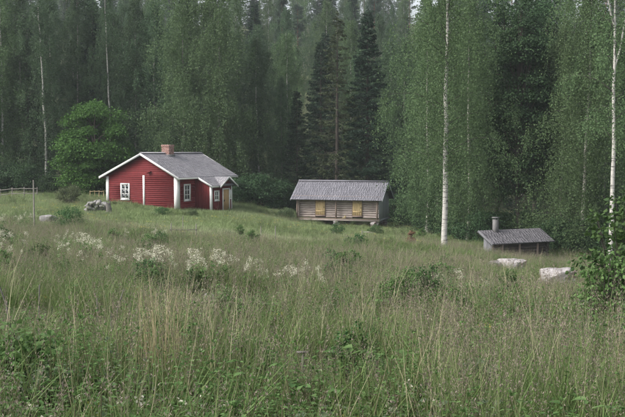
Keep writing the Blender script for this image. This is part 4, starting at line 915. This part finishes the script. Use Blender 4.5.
for i_, (u, v, s_, lb) in enumerate([
 (12, 217, 1.3, 'white meadowsweet clump at the left edge, uppermost and in line with the pole'),
 (24, 215, 1.2, 'white meadowsweet clump just left of the thin grey pole'),
 (6, 236, 1.1, 'white meadowsweet clump cut by the left edge, middle of the three there'),
 (14, 248, 1.0, 'white meadowsweet clump near the left edge, lowest of those there'),
 (66, 234, 1.0, 'small white meadowsweet clump left in the row below the green bush'),
 (77, 241, 1.15, 'white meadowsweet clump at left end of the flowering row below the cottage'),
 (90, 248, 1.15, 'dense white meadowsweet clump, second in the flowering row below the cottage'),
 (103, 245, 1.0, 'tall white meadowsweet clump above the flowering row below the gable window'),
 (130, 257, 1.1, 'wide white meadowsweet clump lowest in the row below the cottage gable'),
 (118, 232, 1.0, 'white meadowsweet clump straight below the gable window of the cottage'),
 (155, 231, 1.0, 'white meadowsweet clump straight below the right half of the cottage gable'),
 (163, 254, 1.1, 'narrow upright white meadowsweet clump below the cottage corner'),
 (180, 253, 1.2, 'tallest white meadowsweet clump below the side window of the cottage'),
 (194, 260, 1.0, 'low white meadowsweet clump right of the tallest clump'),
 (207, 259, 1.1, 'white meadowsweet clump below the cottage entrance porch'),
 (262, 266, .9, 'sparse white meadowsweet clump between cottage and granary, low in the field'),
 (246, 262, .8, 'small faint white meadowsweet clump right of the porch, in the field'),
 (300, 273, .9, 'small white meadowsweet clump below the left end of the granary'),
 (317, 271, 1.0, 'white meadowsweet clump below the left granary door'),
 (462, 277, .9, 'white meadowsweet clump left of the cracked pale boulder')]):
    put_sweet(u, v, s_, lb, i_ % 3)
# bushes and saplings
P['sapling_a'] = leafy(61, 1.7, .6, .06, 110, 20, .052, 'shrub_leaf', 'twig_bark', .022, .6, .17, 3); P['sapling_b'] = leafy(62, 1.5, .62, .05, 100, 20, .052, 'weed_leaf', 'twig_bark', .02, .7, .17, 3)
P['sapling_d'] = leafy(63, 1.4, .5, .05, 80, 20, .05, 'shrub_leaf', 'twig_bark', .02, .7, .18, 3)
HB.update({'sapling_a': 1.7, 'sapling_b': 1.5, 'sapling_d': 1.4, 'bush_a': 2.6, 'bush_w': 2.4})
def sap(proto, u, vb, vt, label, wid=1.0, name='sapling', cat='sapling'):
    p = hit(u, vb); H = (vb - vt) / F * p.y; s = H / HB[proto]; o = plant(proto, p.x, p.y, s, name, label, cat, None, None, s * wid, .03)
    for c in o.children: c.name = 'stems' if 'bark' in c.data.materials[0].name else 'foliage'
sap('sapling_b', 404, 340, 266, 'leafy green sapling in the field below the white birch trunk', .8)
sap('sapling_a', 430, 335, 258, 'taller leafy sapling just right of the one below the white birch', .75)
sap('sapling_b', 385, 340, 280, 'low sapling at the left end of the sapling thicket', .9)
sap('sapling_a', 508, 330, 264, 'dark green sapling below the cracked pale boulder', .65)
sap('sapling_d', 460, 340, 286, 'low green sapling between the thicket and the boulders', 1.0)
sap('sapling_d', 525, 345, 296, 'low sapling right of the dark green one below the boulders', .9)
sap('sapling_a', 626, 352, 182, 'tall leafy sapling at the right edge of the picture', .95)
sap('sapling_b', 606, 360, 250, 'leafy sapling left of the tall one at the right edge', .9)
sap('sapling_d', 612, 400, 310, 'low broad sapling at the foot of the right edge saplings', 1.3)
sap('sapling_d', 585, 375, 315, 'small green sapling leftmost of the right edge saplings', 1.1)
sap('sapling_a', 415, 322, 262, 'dark upright sapling in the middle of the thicket below the white birch', .8)
sap('sapling_a', 445, 330, 274, 'slim sapling at the right end of the thicket below the white birch', .9)
sap('sapling_b', 496, 335, 290, 'short sapling left of the dark green one below the boulders', .9)
P['sapling_p'] = leafy(64, 1.2, .55, .1, 90, 14, .07, 'weed_pale', 'twig_bark', .018, .8, .2, 3); P['sapling_g'] = leafy(65, 1.2, .6, .1, 90, 14, .075, 'weed_leaf', 'twig_bark', .018, .8, .2, 3); HB.update({'sapling_p': 1.2, 'sapling_g': 1.2})
sap('sapling_g', 8, 445, 318, 'broad-leaved green plant in the lower left corner', 1.1, 'leafy_plant', 'plant')
sap('sapling_p', 45, 455, 362, 'pale broad-leaved plant right of the one in the lower left corner', 1.1, 'leafy_plant', 'plant')
sap('sapling_p', 480, 450, 350, 'pale upright leafy plant in the foreground right of the middle', .7, 'leafy_plant', 'plant')
sap('sapling_g', 420, 455, 375, 'low leafy plant at the bottom right of the middle', 1.2, 'leafy_plant', 'plant')
sap('sapling_p', 590, 455, 372, 'pale leafy plant in the lower right corner', 1.2, 'leafy_plant', 'plant')
sap('sapling_g', 330, 458, 385, 'low green leafy plant at the bottom edge near the middle', 1.2, 'leafy_plant', 'plant')
p = hit(164, 432); o = thing('straw_clump', 'tall clump of straw coloured dry grass in the lower left foreground', 'grass', p); mb = MB(); blades(mb, 110, .75, 1.25, .0065, .12, .16, np.random.default_rng(4), 4); mb.build('stalks', 'straw', o); mb = MB(); blades(mb, 60, .3, .7, .008, .14, .4, np.random.default_rng(5), 3); mb.build('leaves', 'grass_green', o)
sap('bush_w', 69, 206, 183, 'pale grey-green willow bush left of the red cottage', 1.0, 'willow_bush', 'bush')
sap('bush_a', 70, 233, 203, 'dark green bush in front of the pale willow bush', .9, 'green_bush', 'bush')
sap('bush_a', 163, 216, 205, 'low green bush at the foot of the cottage gable', 1.3, 'green_bush', 'bush')
sap('bush_w', 192, 217, 208, 'low pale bush below the side window of the cottage', 1.3, 'green_bush', 'bush')
sap('bush_a', 337, 249, 236, 'small green bush on the grass below the middle of the granary', .7, 'green_bush', 'bush')
sap('bush_w', 286, 221, 206, 'rounded bush at the left end of the granary', 1.2, 'green_bush', 'bush')
# broad-leaved herbs standing here and there in the meadow
P['bush_h'] = leafy(67, .85, .5, .05, 70, 26, .046, 'shrub_leaf', 'twig_bark', .012, .8, .2, 3); P['bush_i'] = leafy(68, .95, .42, .05, 70, 26, .046, 'weed_leaf', 'twig_bark', .012, .7, .2, 3)
hrg = np.random.default_rng(21)
for k_ in range(60):
    u, v = hrg.uniform(-10, 600), 236 + 190 * hrg.uniform(0, 1) ** 1.5; p = hit(u, v)
    if abs(u - 558) < 40 and v < 330 or abs(u - 510) < 30 and v < 320: continue
    q_ = float(np.clip(.64 + p.y / 75, .68, 1.05)) * hrg.uniform(.85, 1.15)
    plant('bush_h' if k_ % 2 else 'bush_i', p.x, p.y, q_ * (.92 if p.y < 16 else 1), 'leafy_herb', 'dark green broad-leaved herb clump in the tall meadow grass', 'herb', 'broad-leaved herbs in the meadow', None, q_ * hrg.uniform(.75, 1.2), .02)
# stones
def stone(u, v, wpx, hpx, mat, seed, label, depth=.8, name='boulder', rough=.2, flat=.5, up=.25):
    p = hit(u, v); w_ = wpx / F * p.y / 2; h_ = hpx / F * p.y
    hv = .75 if up < .4 else .95; o = rock(name, mat, (w_, w_ * depth, h_ * hv), seed, None, 4, rough, 1.2, flat); o.location = (p.x, p.y, p.z + h_ * (up if up < .4 else .5)); o.rotation_euler = (0, 0, .3 * seed); o.rotation_euler.z = .25 * math.sin(seed)
    tag(o, label, 'stone'); return o
stone(558, 289, 38, 19, 'pale_stone', 2, 'large pale boulder with rusty patches, rightmost in the field', .8, rough=.32, up=.42)
stone(516, 275, 26, 14, 'pale_stone', 5, 'pale cracked boulder below the low hut', .8, rough=.34, up=.42)
stone(493, 275, 14, 13, 'pale_stone', 9, 'small pale stone left of the cracked boulder', .9, rough=.34, up=.42)
stone(208, 306, 12, 11, 'grey_stone', 12, 'small light grey stone half buried in grass below the porch', .9, up=.5)
stone(221, 307, 13, 9, 'grey_stone', 14, 'low brownish grey stone beside the small light grey stone', .9, up=.5)
stone(365, 235, 20, 5, 'pale_stone', 16, 'flat pale stone slab on the grass in front of the granary', .6, 'flat_stone', .12, .3)
stone(344, 230, 8, 4, 'pale_stone', 18, 'small flat pale stone left of the slab by the granary', .7, 'flat_stone', .12, .3)
stone(46, 224, 16, 12, 'grey_stone', 21, 'dark grey stone in the grass right of the thin pole', .8)
hp = hit(98, 213); heap = thing('stone_heap', 'heap of grey fieldstones beside the left corner of the cottage', 'stones', hp)
hr = np.random.default_rng(8)
for k_ in range(38):
    q = k_ / 38; o = rock('stone', 'grey_stone', (hr.uniform(.13, .28), hr.uniform(.14, .24), hr.uniform(.10, .19)), k_ + 40, heap, 2, .2); o.location = (hr.uniform(-1.0, .85) * (1 - .35 * q), hr.uniform(-.45, .6) * (1 - .4 * q), .1 + .75 * q); o.rotation_euler = tuple(hr.uniform(-.5, .5, 3))
sp2 = hit(108.5, 215); mb = MB(); t = np.linspace(0, 1, 6)
st_ = thing('tree_stump', 'dark grey broken stump at the right end of the stone heap', 'stump', sp2)
mb.tube(np.column_stack([.06 * np.sin(t * 4), .03 * np.cos(t * 5), t * .92 - .1]), np.array([.36, .25, .20, .23, .19, .21]), 9); mb.tube([(.1, -.1, .2), (.4, -.2, .06), (.6, -.25, -.05)], [.12, .09, .05], 6); mb.tube([(-.1, -.1, .2), (-.35, -.25, .03), (-.5, -.3, -.06)], [.12, .09, .04], 6); mb.build('trunk', 'dead_wood', st_, True)
mb = MB(); mb.tube([(.08, 0, .75), (.13, .03, 1.12)], [.1, .015], 5); mb.tube([(-.1, 0, .75), (-.17, .02, 1.0)], [.08, .015], 5); mb.tube([(0, -.1, .75), (-.02, -.13, .93)], [.09, .02], 5); mb.build('splinter', 'dead_wood', st_)
# fences
def post_rail(name, label, pts, h, rails, mat, pr_=.05):
    o = thing(name, label, 'fence', pts[0]); b = Vector(pts[0])
    for p in pts:
        q = Vector(p) - b; mb = MB(); mb.tube([q + Vector((0, 0, -.2)), q + Vector((.01, 0, h * .5)), q + Vector((.02, .01, h))], [pr_, pr_ * .95, pr_ * .8], 7); mb.build('post', mat, o, True)
    for rh in rails:
        for p, p2 in zip(pts[:-1], pts[1:]):
            a_ = Vector(p) - b + Vector((0, -pr_, rh)); c_ = Vector(p2) - b + Vector((0, -pr_, rh + .03)); d_ = (c_ - a_) * .06; mb = MB(); mb.tube([a_ - d_, (a_ + c_) / 2 + Vector((0, 0, -.02)), c_ + d_], [pr_ * .8, pr_ * .7, pr_ * .6], 6); mb.build('rail', mat, o, True)
def gp(u, Yq): x = ux(u, Yq); return (x, Yq, G(x, Yq))
post_rail('rail_fence', 'grey pole fence in front of the forest at the left edge', [gp(u, 82) for u in (-14, 0, 12, 24, 37)], 1.05, (.45, .9), 'fence_wood', .05)
post_rail('rail_fence', 'short yellowish wooden rail fence behind the stone heap', [gp(u, 80) for u in (90, 94.5, 99, 103.5)], .75, (.68,), 'rail_wood', .05)
post_rail('rail_fence', 'low white-grey rail on two posts in the grass below the cottage', [tuple(hit(171, 240)), tuple(hit(196, 240))], .9, (.55,), 'fence_wood', .035)
def pole(name, label, u, vb, vt, rr, mat='fence_wood', cat='post', lean=(0, 0), cap=False):
    p = hit(u, vb); h = (vb - vt) / F * p.y; o = thing(name, label, cat, p); mb = MB(); mb.tube([(0, 0, -.2), (lean[0] * h * .4, lean[1] * h * .4, h * .5), (lean[0] * h, lean[1] * h, h)], [rr, rr * .9, rr * .7], 7); mb.build('shaft', mat, o, True); return o, h
pole('wooden_pole', 'thin tall grey pole standing in the meadow at the left', 34.5, 232, 180, .05)
pole('fence_post', 'thin grey post in the grass, left of the two between cottage and granary', 261, 246, 226, .03)
pole('fence_post', 'thin grey post in the grass, right of the two between cottage and granary', 275.5, 250, 226, .03)
pole('fence_post', 'thin post in the grass straight below the right granary door', 362, 250, 230, .03)
pole('fence_post', 'short pale post in the grass below the cottage corner', 183, 232, 216, .03)
P['bush_r'] = leafy(66, 1.1, .22, .05, 26, 50, .07, 'withered', 'twig_bark', .03, .4, .5, 3); HB['bush_r'] = 1.1
sap('bush_r', 411, 250, 230, 'small reddish brown withered sapling in the grass right of the granary', 1.2, 'withered_sapling', 'sapling')
o, h = pole('short_stake', 'short grey stake with a small flat cap in the foreground grass', 303, 395, 352, .016); mb = MB(); mb.box(-.065, .055, -.02, .02, h, h + .012); mb.build('cap', 'dead_wood', o)
for (u, vb, vt, ln, lb) in ((98, 352, 303, (.0, 0), 'upright dry grey stalk in the lower left meadow, left of the forked one'), (112, 350, 316, (-.02, 0), 'short upright dry stalk just left of the forked one'), (130, 352, 326, (.02, 0), 'short dry stalk just right of the forked one'),
    (12, 330, 284, (-.28, 0), 'leaning dry stalk at the left edge of the lower meadow'), (10, 350, 307, (-.05, 0), 'short dry stalk below the leaning one at the left edge'), (39, 340, 290, (.03, 0), 'pale upright dry stalk right of the leaning one'), (66, 350, 318, (.02, 0), 'short dry stalk between the left edge and the forked one'), (70, 372, 342, (0, 0), 'dark dry stalk low in the left foreground')):
    pole('dry_stalk', lb, u, vb, vt - 6, .011, 'dead_wood', 'stalk', ln)
o, h = pole('forked_stalk', 'forked dry grey stalk in the lower left meadow', 117.5, 350, 312, .011, 'dead_wood', 'stalk'); mb = MB(); mb.tube([(0, 0, h * .95), (.03, 0, h * 1.25), (.085, 0, h * 1.6)], [.011, .009, .006], 6); mb.build('branch', 'dead_wood', o); mb = MB(); mb.tube([(.05, 0, h * 1.38), (.12, .0, h * 1.2), (.16, 0, h * 1.0)], [.005, .004, .003], 6); mb.build('branch', 'dead_wood', o)
# ------------------------------------------------------------------ the air between camera and hillside
mb = MB(); mb.box(-960, 960, -890, 990, float(Z.min()) - 1.5, float(Z.max()) + 32)
m = bpy.data.materials.new('haze'); m.use_nodes = True; n_ = m.node_tree; n_.nodes.remove(n_.nodes['Principled BSDF'])
pv = N(n_, 'ShaderNodeVolumePrincipled', Density=.00034, Anisotropy=.0); pv.inputs['Color'].default_value = (.86, .92, 1, 1); n_.links.new(pv.outputs[0], n_.nodes['Material Output'].inputs['Volume']); M['haze'] = m
tag(mb.build('haze', 'haze'), kind='stuff')
